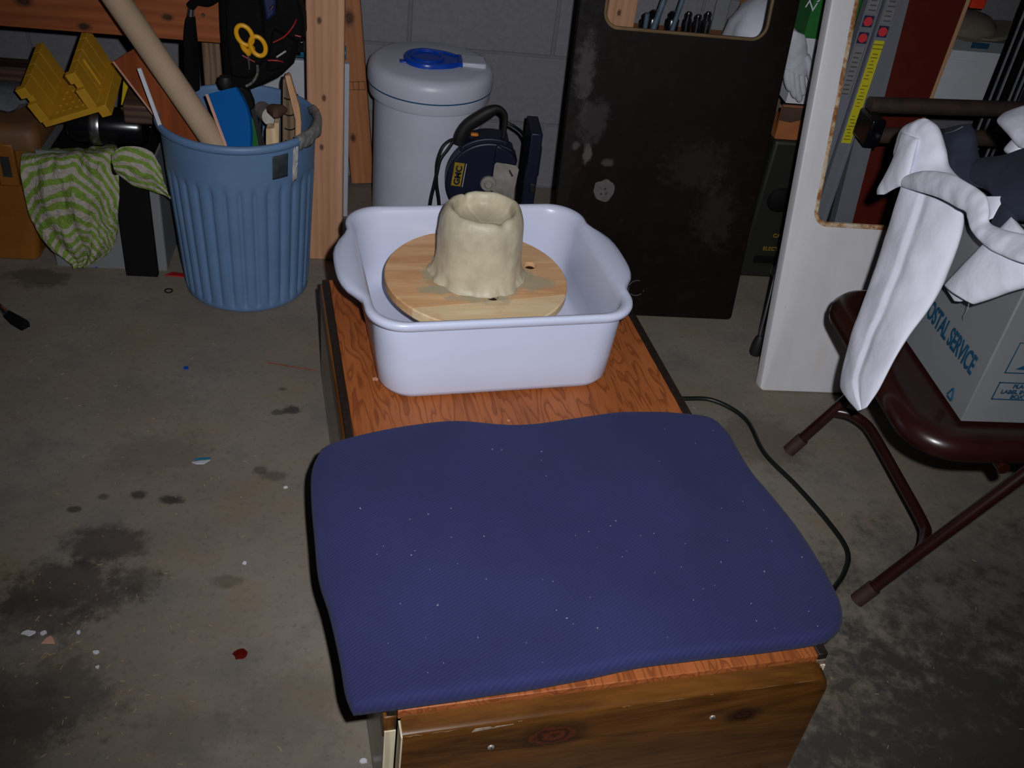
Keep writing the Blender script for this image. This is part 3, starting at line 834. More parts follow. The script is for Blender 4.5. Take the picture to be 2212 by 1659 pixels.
# hand saw, handle up
hs = thing('hand_saw', 'hand saw with black handle stuck blade-down in the trash can', 'saw', tuple((-0.277, 2.170, 0.376)), group=grp)
q = [(-0.321, 2.180, 0.503), (-0.308, 2.180, 0.506), (-0.293, 2.180, 0.494), (-0.285, 2.180, 0.472), (-0.284, 2.180, 0.457), (-0.295, 2.180, 0.452), (-0.305, 2.180, 0.466), (-0.312, 2.180, 0.484)]
g = bm_(); prism(g, [(p[0], p[2]) for p in q], 2.17, 2.19); part('saw_handle', g, M['black'], hs, world=True, bevel=.004)
q = [(-0.294, 2.180, 0.454), (-0.286, 2.180, 0.458), (-0.263, 2.180, 0.361), (-0.257, 2.180, 0.244), (-0.281, 2.180, 0.242), (-0.282, 2.180, 0.382)]
g = bm_(); prism(g, [(p[0], p[2]) for p in q], 2.179, 2.1805); part('saw_blade', g, M['steel'], hs, world=True)
# notched offcut, dark tread offcut, pale slat, paint roller, leather scrap
q = [(-0.253, 2.120, 0.441), (-0.235, 2.120, 0.443), (-0.235, 2.120, 0.456), (-0.225, 2.120, 0.456), (-0.227, 2.120, 0.380), (-0.233, 2.120, 0.217), (-0.262, 2.120, 0.215)]
g = bm_(); prism(g, [(p[0], p[2]) for p in q], 2.105, 2.135); tag(part('notched_offcut', g, M['pale_offcut'], bevel=.001), 'pale notched wood offcut standing in the trash can', 'wood offcut', grp)
q = [(-0.220, 2.170, 0.531), (-0.209, 2.170, 0.536), (-0.197, 2.170, 0.486), (-0.194, 2.170, 0.370), (-0.198, 2.170, 0.204), (-0.232, 2.170, 0.202)]
do = thing('dark_offcut', 'dark brown offcut with curved black lines in the trash can', 'wood offcut', tuple((-0.212, 2.170, 0.276)), group=grp)
g = bm_(); prism(g, [(p[0], p[2]) for p in q], 2.165, 2.20); part('offcut_body', g, M['grey_wood'], do, world=True, bevel=.001)
g = bm_()
for (x, y) in ((620, 205), (622, 235), (622, 262), (624, 285)):
    z0 = (-0.212, 2.170, 0.495)[2] - (y - 205) * .00125
    g = bm_(); tube(g, [(-.2185 + .030 * t, 2.1645, z0 - .012 * (1 - (t * 1.6 - .8) ** 2) + .010 * t) for t in [k / 8 for k in range(9)]], .0016, 6)
    part('curved_line', g, M['black'], do, world=True)
q = [(-0.213, 2.150, 0.549), (-0.202, 2.150, 0.551), (-0.183, 2.150, 0.479), (-0.180, 2.150, 0.447), (-0.183, 2.150, 0.369), (-0.189, 2.150, 0.216), (-0.199, 2.150, 0.215), (-0.194, 2.150, 0.368), (-0.193, 2.150, 0.451)]
g = bm_(); prism(g, [(p[0], p[2]) for p in q], 2.140, 2.155); tag(part('pale_slat', g, M['pale_wood'], bevel=.001), 'thin pale slat with bent top in the trash can', 'wood slat', grp)
ro = thing('paint_roller', 'metal paint roller sleeve lying among offcuts in the trash can', 'roller', tuple((-0.266, 2.220, 0.411)), group=grp)
part('roller_sleeve', tubem([(-0.276, 2.240, 0.426), (-0.249, 2.170, 0.442)], .020, 20), M['dull_steel'], ro, world=True, smooth=True)
part('roller_core', tubem([(-0.287, 2.240, 0.320), (-0.279, 2.240, 0.432)], .006, 10), M['steel'], ro, world=True, smooth=True)
g = bm_(); lathe(g, [(.001, -.014), (.012, -.012), (.02, -.004), (.02, .004), (.012, .012), (.001, .014)], 14, fn=lambda r, z, a: r * (1 + .25 * math.sin(3 * a)))
tag(part('leather_scrap', g, M['leather'], smooth=True, loc=(-0.233, 2.140, 0.469)), 'brown leather scrap above the notched offcut', 'scrap', grp)
tag(part('packing_block', boxm(TC[0] - .09, TC[0] + .09, TC[1] - .09, TC[1] + .09, .012, .24), M['dark_wood'], bevel=.004), 'dark wood block deep inside the blue trash can', 'wood block', grp)

# ================================================================== HANGING TOOL BAG AND SHEATH
bag = thing('tool_bag', 'black tool bag with red piping hanging above the trash can', 'bag', tuple((-0.278, 2.220, 0.497)))
q = [(-0.346, 2.200, 0.736), (-0.349, 2.200, 0.621), (-0.347, 2.200, 0.501), (-0.331, 2.200, 0.490), (-0.301, 2.200, 0.492), (-0.260, 2.200, 0.511), (-0.224, 2.200, 0.532), (-0.197, 2.200, 0.561), (-0.188, 2.200, 0.595), (-0.173, 2.200, 0.618), (-0.174, 2.200, 0.656), (-0.183, 2.200, 0.694), (-0.185, 2.200, 0.750)]
g = bm_(); prism(g, [(p[0], p[2]) for p in q], 2.175, 2.26); part('bag_body', g, M['black_cloth'], bag, world=True, bevel=.014, bseg=3)
q = [(-0.330, 2.170, 0.746), (-0.333, 2.170, 0.613), (-0.329, 2.170, 0.533), (-0.285, 2.170, 0.531), (-0.254, 2.170, 0.580), (-0.256, 2.170, 0.658), (-0.266, 2.170, 0.751)]
g = bm_(); prism(g, [(p[0], p[2]) for p in q], 2.150, 2.18); part('front_pocket', g, M['black_cloth'], bag, world=True, bevel=.008, bseg=3)
q = [(-0.238, 2.170, 0.641), (-0.190, 2.170, 0.620), (-0.198, 2.170, 0.584), (-0.231, 2.170, 0.551), (-0.255, 2.170, 0.549)]
g = bm_(); prism(g, [(p[0], p[2]) for p in q], 2.155, 2.18); part('side_pocket', g, M['black_cloth'], bag, world=True, bevel=.008, bseg=3)
q = [(-0.261, 2.160, 0.745), (-0.224, 2.160, 0.749), (-0.230, 2.160, 0.673), (-0.250, 2.160, 0.657)]
g = bm_(); prism(g, [(p[0], p[2]) for p in q], 2.150, 2.18); part('blue_pouch', g, basic('blue_pouch', (20, 28, 70), .5), bag, world=True, bevel=.006)
for pts in (((-0.236, 2.148, 0.617), (-0.212, 2.148, 0.632), (-0.195, 2.148, 0.653), (-0.188, 2.160, 0.665)), ((-0.301, 2.146, 0.585), (-0.293, 2.146, 0.581), (-0.276, 2.148, 0.572)), ((-0.249, 2.150, 0.577), (-0.228, 2.150, 0.578), (-0.214, 2.160, 0.571)), ((-0.192, 2.165, 0.630), (-0.180, 2.165, 0.628))):
    part('red_piping', tubem(catmull(pts, 5), .0016, 8), M['red_trim'], bag, world=True, smooth=True)
part('buckle', box(bm_(), -.008, .008, -.004, .004, -.012, .012), M['black_gloss'], bag, bevel=.002, loc=tuple(Vector((-0.180, 2.160, 0.609)) - Vector((-0.278, 2.220, 0.497))))
part('strap', tubem(catmull([(-0.271, 2.150, 0.565), (-0.273, 2.155, 0.543), (-0.283, 2.150, 0.526), (-0.297, 2.150, 0.516)], 6), .003, 8), basic('strap_print', (120, 116, 104), .7, col2=(20, 20, 20), scale=160), bag, world=True, smooth=True)
part('buckle', tubem([(-0.230, 2.148, 0.586), (-0.210, 2.148, 0.601)], .0022, 8), M['dull_steel'], bag, world=True, smooth=True)
part('snap_ring', tubem([(-0.239, 2.146, 0.686), (-0.233, 2.146, 0.695)], .003, 10), M['steel'], bag, world=True, smooth=True)
g = bm_(); lathe(g, [(.001, -.016), (.012, -.012), (.016, 0), (.012, .012), (.001, .016)], 16); part('rubber_knob', g, M['rubber'], bag, smooth=True, loc=tuple(Vector((-0.340, 2.150, 0.523)) - Vector((-0.278, 2.220, 0.497))))
sx = thing('scissors', 'yellow-handled scissors tucked in the black tool bag', 'scissors', tuple((-0.281, 2.145, 0.577)))
for c_, r_, rot_ in (((-0.293, 2.135, 0.632), .0190, -.45), ((-0.266, 2.133, 0.612), .0185, -.35)):
    g = bm_(); pts = []
    for k in range(33):
        a = 2 * PI * k / 32
        x, z = r_ * .80 * math.cos(a), r_ * 1.12 * math.sin(a)
        pts.append((c_[0] + x * math.cos(rot_) + z * math.sin(rot_), c_[1], c_[2] - x * math.sin(rot_) + z * math.cos(rot_)))
    V = Vector; L = []
    for k in range(32):
        p = V(pts[k]); t = (V(pts[(k + 1) % 32]) - V(pts[k - 1])).normalized(); n_ = V((0, -1, 0)); b_ = t.cross(n_)
        L.append([p + b_ * .0050 * math.cos(2 * PI * m_ / 10) + n_ * .0045 * math.sin(2 * PI * m_ / 10) for m_ in range(10)])
    loops(g, L, ring=True); part('finger_loop', g, M['yellow_handle'], sx, world=True, smooth=True)
for pts in (((-0.299, 2.136, 0.616), (-0.295, 2.138, 0.602), (-0.284, 2.142, 0.591)), ((-0.277, 2.136, 0.608), (-0.283, 2.138, 0.601), (-0.289, 2.142, 0.589))):
    part('handle_shank', tubem(catmull(pts, 5), [.006] * 10 + [.0045], 10), M['yellow_handle'], sx, world=True, smooth=True)
part('blade', tubem([(-0.287, 2.146, 0.594), (-0.287, 2.147, 0.555)], [.005, .002], 8, flat=.3), M['steel'], sx, world=True, smooth=True)
she = thing('black_sheath', 'slim black sheath with shiny tip hanging on the pine apron', 'sheath', tuple((-0.431, 2.270, 0.455)))
part('sheath_body', tubem(catmull([(-0.423, 2.270, 0.620), (-0.427, 2.270, 0.592), (-0.430, 2.270, 0.530), (-0.433, 2.270, 0.449)], 5), [.0085, .010, .012, .013, .014, .015, .016, .017, .018, .0185, .019, .0195, .0195, .0195, .019, .018], 14, flat=.5), M['black_cloth'], she, world=True, smooth=True)
part('metal_tip', tubem([(-0.424, 2.268, 0.619), (-0.420, 2.268, 0.641)], [.008, .0065], 14), M['steel'], she, world=True, smooth=True)
part('hanging_loop', tubem(catmull([(-0.422, 2.268, 0.639), (-0.407, 2.262, 0.654), (-0.381, 2.250, 0.658), (-0.359, 2.240, 0.674)], 6), .010, 10), M['black_cloth'], she, world=True, smooth=True)

# ================================================================== LEFT CLUTTER: TOOLBOX, BIN, MITRE BOX
tbx = thing('tool_box', 'tall orange plastic tool box on the floor beside the grey bin', 'toolbox', (-.98, 2.23, 0))
g = bm_(); loops(g, [[(x, y + .11, 0) for x, y in rrect(.150, .110, .02, 5)], [(x, y + .11, .305) for x, y in rrect(.196, .118, .022, 5)]])
part('tool_body', g, M['toolbox'], tbx, smooth=True, angle=50, bevel=.003)
g = bm_(); loops(g, [[(x, y + .11, .300) for x, y in rrect(.205, .128, .026, 5)], [(x, y + .11, .335) for x, y in rrect(.207, .130, .028, 5)], [(x, y + .11, .352) for x, y in rrect(.198, .120, .03, 5)], [(x, y + .11, .357) for x, y in rrect(.19, .10, .03, 5)]])
part('tool_lid', g, M['toolbox_lid'], tbx, smooth=True, angle=60)
lt = part('latch', boxm(.105, .150, -.022, -.006, .21, .315), M['toolbox'], tbx, bevel=.004); part('latch_slot', boxm(.118, .138, -.0235, -.021, .235, .285), M['ink'], lt)
part('corner_rib', boxm(.196, .206, -.002, .006, .03, .30), M['toolbox'], tbx, bevel=.003)
tag(part('dark_board_scrap', boxm(-1.10, -.80, 2.40, 2.46, .357, .42), M['dark_wood'], bevel=.003), 'dark board scrap resting on the tool box lid', 'wood scrap')
g = bm_(); lathe(g, [(.001, 0), (.07, .002), (.085, .014), (.06, .03), (.001, .036)], 30, fn=lambda r, z, a: r * (1 + .25 * noise.noise(Vector((math.cos(a) * 2, math.sin(a) * 2, z * 30)))))
tag(part('grey_rag', g, basic('grey_rag', (104, 106, 112), .9, var=.3, scale=30, bump=.5, bscale=60), smooth=True, loc=(-.89, 2.345, .357)), 'crumpled grey rag on the orange tool box', 'rag')
bn = thing('mail_bin', 'grey corrugated plastic bin holding tools under the striped towel', 'bin', (-.652, 2.21, 0))
g = bm_(); A = rrect(.132, .115, .006, 3, 0, .115); A1 = rrect(.133, .118, .006, 3, 0, .118); B1 = rrect(.128, .113, .005, 3, 0, .118); B0 = rrect(.127, .110, .005, 3, 0, .115)
loops(g, [[(x, y, 0) for x, y in A], [(x, y, .305) for x, y in A1], [(x, y, .305) for x, y in B1], [(x, y, .006) for x, y in B0]])
part('bin_shell', g, M['grey_bin'], bn)
g = bm_()
for (x0, z0, w_, h_) in ((.046, .150, .006, .012), (.047, .120, .005, .010), (.048, .170, .004, .006)): part('teal_print', boxm(x0, x0 + w_, -.0025, -.0008, z0, z0 + h_), M['ink_teal'], bn)
tag(part('black_shelf_board', boxm(-.612, -.537, 2.178, 2.196, 0.0, .30), M['black'], bevel=.002), 'flat black board standing against the front of the grey bin', 'board')
bo = thing('black_flask', 'black flask with bright metal band lying across the grey bin', 'flask', (-.64, 2.30, .335))
pr_ = [(.001, -.088), (.03, -.087), (.042, -.078), (.044, -.06), (.044, .075), (.038, .086), (.001, .088)]
g = lathe(bm_(), pr_, 32); g.transform(Matrix.Rotation(PI / 2, 4, 'Y')); part('flask_body', g, M['black_gloss'], bo, smooth=True)
g = lathe(bm_(), [(.0445, -.032), (.0458, -.030), (.0452, -.024), (.0458, -.018), (.0452, -.012), (.0445, -.010)], 32, cap0=False, cap1=False); g.transform(Matrix.Rotation(PI / 2, 4, 'Y')); part('metal_band', g, M['steel'], bo, smooth=True)
tag(part('wood_chunk', boxm(0, .085, 0, .12, 0, .045), M['dark_wood'], bevel=.004, loc=(-.585, 2.235, .372), rot=(0, math.radians(2), math.radians(6))), 'dark brown wood chunk between the flask and the trash can', 'wood block')
tag(part('tool_filler', boxm(-.77, -.55, 2.235, 2.42, .008, .288), M['black'], bevel=.01), 'dark jumble of tools filling the grey bin', 'tools')
# mitre box: base, two slotted walls
mi = thing('mitre_box', 'yellow plastic mitre box tilted on top of the grey bin', 'mitre box', (-0.746, 2.200, 0.366), (math.radians(14), math.radians(-22), math.radians(-4)))
WM_, LM, HM, TM = .132, .185, .098, .016
part('mitre_base', boxm(0, WM_, 0, LM, 0, .014), M['yellow_plastic'], mi, bevel=.0015)
def wall_with_slots(x0, x1):
    g = bm_()
    ys = [.012, .058, .0592, .100, .1012, .145, .1462, LM]
    for a, b in zip(ys[::2], ys[1::2]): box(g, x0, x1, a, b, .014, HM)
    for a, b in zip(ys[1::2], ys[2::2]): box(g, x0 + .001, x1 - .001, a, b, .014, .030)
    return g
w1 = part('side_wall', wall_with_slots(0, TM), M['yellow_plastic'], mi, bevel=.0008)
w2 = part('side_wall', wall_with_slots(WM_ - TM, WM_), M['yellow_plastic'], mi, bevel=.0008)
part('end_lip', boxm(-.004, TM + .002, 0, .0125, .014, .062), M['yellow_plastic'], w1, bevel=.001)
part('end_lip', boxm(WM_ - TM - .002, WM_ + .004, 0, .0125, .014, .062), M['yellow_plastic'], w2, bevel=.001)
part('front_lip', boxm(WM_ - .002, WM_ + .022, 0, LM * .96, -.016, .012), M['yellow_plastic'], mi, bevel=.0015)
part('top_stop', boxm(-.006, TM + .002, .002, .016, HM - .020, HM + .004), M['yellow_plastic'], w1, bevel=.001)
part('top_stop', boxm(WM_ - TM - .002, WM_ + .006, .002, .016, HM - .020, HM + .004), M['yellow_plastic'], w2, bevel=.001)
part('wall_rib', boxm(WM_ - .002, WM_ + .004, .075, .081, .020, HM - .012), M['yellow_plastic'], w2, bevel=.001)
g = bm_()
for k in range(5):
    for q in range(6): box(g, .030 + .016 * k + .003 * q, .036 + .016 * k + .003 * q, .022 + .024 * q, .027 + .024 * q, .0135, .0165)
o = part('base_studs', g, M['yellow_plastic'], mi); o['kind'] = 'stuff'
yb = thing('yellow_bracket', 'bright yellow plastic corner bracket behind the wood chunk', 'bracket', (-0.611, 2.360, 0.371))
q0 = Vector((-0.612, 2.360, 0.369))
q = [(-0.602, 2.360, 0.436), (-0.585, 2.360, 0.433), (-0.589, 2.360, 0.390), (-0.544, 2.360, 0.386), (-0.546, 2.360, 0.367), (-0.594, 2.360, 0.372), (-0.596, 2.360, 0.366), (-0.616, 2.360, 0.369)]
g = bm_(); prism(g, [(p[0], p[2]) for p in q], 2.345, 2.375); part('bracket_body', g, M['yellow_bright'], yb, world=True, bevel=.0015)
g = bm_(); prism(g, [(p[0], p[2]) for p in ((-0.586, 2.360, 0.432), (-0.552, 2.360, 0.410), (-0.554, 2.360, 0.389), (-0.590, 2.360, 0.391))], 2.362, 2.368); part('bracket_web', g, M['olive'], yb, world=True)

# striped towel draped over the bin
stw = thing('striped_towel', 'green and white striped towel draped over the grey bin', 'towel', (-0.721, 2.170, 0.038))
rows = [((-0.835, 2.320, 0.253), (-0.632, 2.320, 0.273)), ((-0.825, 2.260, 0.277), (-0.613, 2.260, 0.301)), ((-0.811, 2.205, 0.290), (-0.595, 2.200, 0.317)), ((-0.809, 2.182, 0.264), (-0.596, 2.182, 0.277)), ((-0.809, 2.175, 0.216), (-0.600, 2.175, 0.224)), ((-0.807, 2.175, 0.160), (-0.609, 2.175, 0.173)), ((-0.797, 2.178, 0.112), (-0.617, 2.178, 0.126)), ((-0.780, 2.182, 0.067), (-0.632, 2.182, 0.082)), ((-0.754, 2.186, 0.037), (-0.658, 2.186, 0.050)), ((-0.738, 2.188, 0.018), (-0.692, 2.188, 0.026))]
CR = catmull([tuple(a) + tuple(b) for a, b in rows], 12)
def fst(s, t):
    q_ = CR[min(len(CR) - 1, int(round(t * (len(CR) - 1))))]
    a, b = Vector(q_[:3]), Vector(q_[3:])
    p = a + (b - a) * s
    fold = .018 * math.sin(s * PI) + .007 * abs(math.sin(s * 9 + t * 5)) + .005 * math.sin(s * 21 - t * 9) * (.3 + t) + .012 * noise.noise(Vector((s * 6, t * 5, 2))) + .005 * noise.noise(Vector((s * 14, t * 10, 7)))
    p += Vector((0, -1, .15)) * fold * (1.0 if t > .08 else .35)
    p += Vector((0, 0, 1)) * (.004 + .016 * noise.noise(Vector((s * 7, 2, 3)))) * max(0, 1 - t * 4)
    return p
def uvst(s, t):
    k = 12.5 * t + 2.2 * math.sin(s * 3.0) * (.4 + t) - 3.2 * max(0, s - .55) * 2.0 * (1 - .2 * t) + .9 * abs(math.sin(s * 5 + 1)) * t
    return (s, k)
part('towel_drape', surf(bm_(), fst, 90, 100, uvst), M['stripes'], stw, world=True, smooth=True, solid=.003, angle=180)
rows2 = [((-0.602, 2.160, 0.330), (-0.597, 2.165, 0.283)), ((-0.578, 2.158, 0.351), (-0.581, 2.160, 0.272)), ((-0.545, 2.160, 0.354), (-0.559, 2.160, 0.255)), ((-0.516, 2.165, 0.341), (-0.523, 2.160, 0.246)), ((-0.506, 2.165, 0.322), (-0.498, 2.155, 0.241)), ((-0.500, 2.165, 0.310), (-0.480, 2.150, 0.233))]
CR2 = catmull([tuple(a) + tuple(b) for a, b in rows2], 10)
def fst2(s, t):
    q_ = CR2[min(len(CR2) - 1, int(round(t * (len(CR2) - 1))))]
    a, b = Vector(q_[:3]), Vector(q_[3:])
    p = a + (b - a) * s
    return p + Vector((0, -1, 0)) * (.010 * math.sin(s * PI) + .004 * noise.noise(Vector((s * 5, t * 5, 9))))
part('towel_flap', surf(bm_(), fst2, 40, 50, lambda s, t: (t, s * 4.4 - .5 * t)), M['stripes'], stw, world=True, smooth=True, solid=.003, angle=180)

# ================================================================== WHITE TANK
TX, TY = .120, 2.605
tk = thing('brine_tank', 'white cylindrical tank with lid and blue cap against the wall', 'tank', (TX, TY, 0))
part('tank_body', lathe(bm_(), [(.138, 0), (.144, .006), (.1465, .36), (.1465, .40)], 72), M['tank_white'], tk, smooth=True)
lid = part('tank_lid', lathe(bm_(), [(.150, .352), (.1595, .353), (.1615, .358), (.163, .384), (.163, .386), (.166, .388), (.1665, .394), (.166, .416), (.1625, .428), (.155, .4365), (.142, .441), (.05, .444), (.001, .4445)], 72), M['tank_white'], tk, smooth=True)
g = lathe(bm_(), [(.1635, .3838), (.1655, .3842), (.1655, .3868), (.1635, .3872)], 72, cap0=False, cap1=False); part('seal_ring', g, M['seal_blue'], lid, smooth=True)
# blue drop-shaped cap: disc with a pointed wedge towards the hinge
cap = bm_()
cx, cy = -.012, -.012
def drop(r, z):
    P = []
    for k in range(64):
        a = 2 * PI * k / 64; x, y = r * math.cos(a), r * math.sin(a)
        P.append((x, y))
    tx, ty = (r + .028) * 1.0, -.0
    Q = []
    for x, y in P:
        if x > r * .35:
            q_ = (x - r * .35) / (r * .65)
            x = x + .030 * q_ ** .8; y = y * (1 - .0 * q_) if abs(y) > .02 else y
            y = math.copysign(max(abs(y), .030 * q_), y) if y != 0 else 0
        Q.append((cx + x, cy + y, z))
    return Q
loops(cap, [drop(.062, .443), drop(.062, .452), drop(.059, .4555), drop(.052, .4555), drop(.050, .452)])
bc = part('blue_cap', cap, M['tank_blue'], lid, smooth=True, angle=45)
part('cap_ring', lathe(bm_(), [(.044, .450), (.043, .4575), (.037, .459), (.034, .454), (.012, .4535), (.001, .4535)], 40, cx, cy), M['tank_blue'], bc, smooth=True)
part('thumb_tab', box(bm_(), cx - .072, cx - .045, cy - .030, cy - .012, .443, .4475), M['tank_blue'], bc, bevel=.002)
part('hinge_block', box(bm_(), .075, .142, -.032, .028, .436, .452), M['tank_white'], lid, bevel=.004)

# ================================================================== CIRCULAR SAW
SWY = 2.41
cs = thing('circular_saw', 'dark blue circular saw standing on end before the white tank', 'circular saw', (.28, SWY, 0))
c0 = Vector((0.278, 2.410, 0.204))
Rg = .112
g = bm_(); P = []
for k in range(61):
    a = math.radians(58 + (318 - 58) * k / 60); P.append((c0.x + Rg * math.cos(a), c0.z + Rg * math.sin(a)))
P.append((c0.x + .01, c0.z - .02)); P.append((c0.x + .012, c0.z + .055))
prism(g, P, SWY - .02, SWY + .03); gd = part('blade_guard', g, M['navy_plastic'], cs, world=True, bevel=.005, bseg=3)
g = bm_(); q = [(0.289, 2.400, 0.315), (0.305, 2.400, 0.308), (0.329, 2.400, 0.295), (0.347, 2.400, 0.276), (0.345, 2.400, 0.261), (0.284, 2.400, 0.267)]
prism(g, [(p[0], p[2]) for p in q], SWY - .026, SWY + .035); part('guard_nose', g, M['navy_plastic'], cs, world=True, bevel=.004)
g = bm_(); P = [(c0.x + (Rg + .010) * math.cos(math.radians(a)), c0.z + (Rg + .010) * math.sin(math.radians(a))) for a in range(68, 140, 6)] + [(c0.x + (Rg - .012) * math.cos(math.radians(a)), c0.z + (Rg - .012) * math.sin(math.radians(a))) for a in range(136, 66, -6)]
prism(g, P, SWY - .012, SWY + .055); part('guard_rim', g, M['navy_plastic'], cs, world=True, bevel=.004)
g = bm_(); q = [(0.284, 2.400, 0.267), (0.348, 2.400, 0.256), (0.355, 2.400, 0.246), (0.350, 2.400, 0.192), (0.353, 2.400, 0.103), (0.295, 2.400, 0.099), (0.279, 2.400, 0.140), (0.279, 2.400, 0.214)]
prism(g, [(p[0], p[2]) for p in q], SWY - .016, SWY - .012); lg = part('lower_guard', g, M['dull_steel'], cs, world=True, bevel=.001)
g = bm_(); q = [(0.328, 2.400, 0.242), (0.331, 2.400, 0.245), (0.342, 2.400, 0.228), (0.338, 2.400, 0.225)]
prism(g, [(p[0], p[2]) for p in q], SWY - .0175, SWY - .0155); part('guard_slot', g, M['ink'], lg, world=True)
g = lathe(bm_(), [(.0001, .012), (.008, .012), (.010, .009), (.012, .006), (.020, .005), (.0215, .0)], 32); g.transform(Matrix.Rotation(PI / 2, 4, 'X')); part('arbor_bolt', g, M['dull_steel'], cs, smooth=True, loc=(c0.x - .28, -.0205, c0.z))
# handle: thick grip curving to the front tube
hp = catmull([(0.196, 2.420, 0.299), (0.201, 2.420, 0.322), (0.215, 2.420, 0.348), (0.241, 2.420, 0.370), (0.266, 2.420, 0.388), (0.287, 2.420, 0.396), (0.305, 2.420, 0.382), (0.308, 2.420, 0.349), (0.306, 2.420, 0.302)], 6)
hr = [x[0] for x in catmull([(.020,), (.022,), (.021,), (.021,), (.019,), (.012,), (.0085,), (.0075,), (.007,)], 6)]
part('grip_handle', tubem(hp, hr, 16, flat=.8), M['rubber'], cs, world=True, smooth=True)
part('orange_trigger', boxm(-.010, .010, .002, .014, -.004, .004), M['orange'], cs, bevel=.003, loc=tuple(Vector((0.233, 2.410, 0.325)) - Vector((.28, SWY, 0))))
g = lathe(bm_(), [(.001, .03), (.046, .03), (.05, .036), (.05, .062), (.04, .070), (.001, .071)], 32); g.transform(Matrix.Rotation(-PI / 2, 4, 'X')); part('motor_body', g, M['navy_plastic'], cs, smooth=True, loc=(c0.x - .265, 0, c0.z))
sh0, sh1 = Vector((0.395, 2.400, 0.365)), Vector((0.380, 2.400, 0.160))
xs0 = sh0.x - .018
g = bm_(); box(g, xs0 - .008, xs0 + .022, SWY - .055, SWY + .06, .0, sh0.z); shoe = part('base_shoe', g, M['navy_plastic'], cs, world=True, bevel=.003)
part('shoe_bracket', boxm(xs0 + .020 - .28, xs0 + .028 - .28, -.035, -.005, .24, .32), M['navy_plastic'], cs, bevel=.002)
part('bevel_knob', boxm(xs0 + .004 - .28, xs0 + .020 - .28, -.064, -.052, .205, .232), M['rubber'], cs, bevel=.003)
for pts in (((0.192, 2.410, 0.313), (0.170, 2.400, 0.312), (0.152, 2.390, 0.297), (0.142, 2.385, 0.264), (0.141, 2.385, 0.232), (0.144, 2.385, 0.192), (0.154, 2.385, 0.139), (.16, 2.385, .06), (.15, 2.37, .006)),
            ((0.182, 2.410, 0.310), (0.167, 2.400, 0.288), (0.149, 2.390, 0.262), (0.142, 2.380, 0.228), (0.137, 2.380, 0.194), (0.130, 2.380, 0.140), (.13, 2.38, .05), (.10, 2.36, .006)),
            ((0.311, 2.420, 0.363), (0.334, 2.420, 0.352), (0.357, 2.430, 0.332), (0.375, 2.450, 0.296))):
    part('saw_cord', tubem(catmull(pts, 6), .0042, 8), M['cord'], cs, world=True, smooth=True)
bd = part('badge', boxm(-.013, .013, -.0015, .001, -.033, .033), M['yellow_ink'], cs, bevel=.0008, loc=tuple(Vector((0.196, 2.388, 0.225)) - Vector((.28, SWY, 0))), rot=(0, math.radians(5), 0))
text('badge_lettering', 'GMC', .021, M['navy_plastic'], bd, (.0075, -.0018, -.029), (PI / 2, -PI / 2, 0), ext=.0004, scale=(1.15, 1, 1), bold=.0008)
part('badge_line', boxm(.0165, .018, -.0015, .001, -.033, .033), M['white_card'], bd)

# ================================================================== BLACK WINDOWED PANEL
TL = math.atan(.165)
bp = thing('black_sheet', 'tall black sheet panel with rounded window leaning behind the tub', 'panel', (.416, 2.097, 0), (-TL, 0, 0))
ca = math.cos(TL)
part('panel_sheet', frame_panel(bm_(), 0, .498, .002, 1.16, .012, .060, .434, .697, 1.06, .034, .018), M['black_panel'], bp, smooth=True, angle=30)
lp = [(x, .004, z) for x, z in rrect(.187, .1815, .034, 10, .247, .8785)]
g = bm_(); V = Vector; L = []; n_ = len(lp)
for k in range(n_):
    p = V(lp[k]); t = (V(lp[(k + 1) % n_]) - V(lp[k - 1])).normalized(); a_ = V((0, -1, 0)); b_ = t.cross(a_)
    L.append([p + b_ * .0042 * math.cos(2 * PI * m_ / 8) + a_ * .0065 * math.sin(2 * PI * m_ / 8) for m_ in range(8)])
loops(g, L, ring=True); part('window_lip', g, M['panel_lip'], bp, smooth=True)
g = bm_(); lathe(g, [(.0001, .0012), (.020, .0012), (.026, .0003)], 40, fn=lambda r, z, a: r * (1 + .22 * noise.noise(Vector((math.cos(a) * 1.5, math.sin(a) * 1.5, 3)))))
g.transform(Matrix.Rotation(PI / 2, 4, 'X')); pt = part('putty_patch', g, M['putty'], bp, smooth=True, loc=(.113, -.0002, .328))
for (x, z) in ((.002, .003), (.006, -.008), (-.006, -.010)): part('pit_hole', lathe(bm_(), [(.0001, -.0002), (.0032, -.0002), (.0032, .0004)], 10), M['ink'], pt, loc=(x, -.0014, z), rot=(PI / 2, 0, 0))
g = bm_()
for a0, a1 in ((75, 165), (175, 205), (230, 318), (335, 350)):
    tube(g, [(.232 + .0205 * math.cos(math.radians(a)), -.0003, .080 + .0205 * math.sin(math.radians(a))) for a in range(a0, a1 + 1, 6)], .0011, 6)
part('chalk_ring', g, M['putty'], bp)

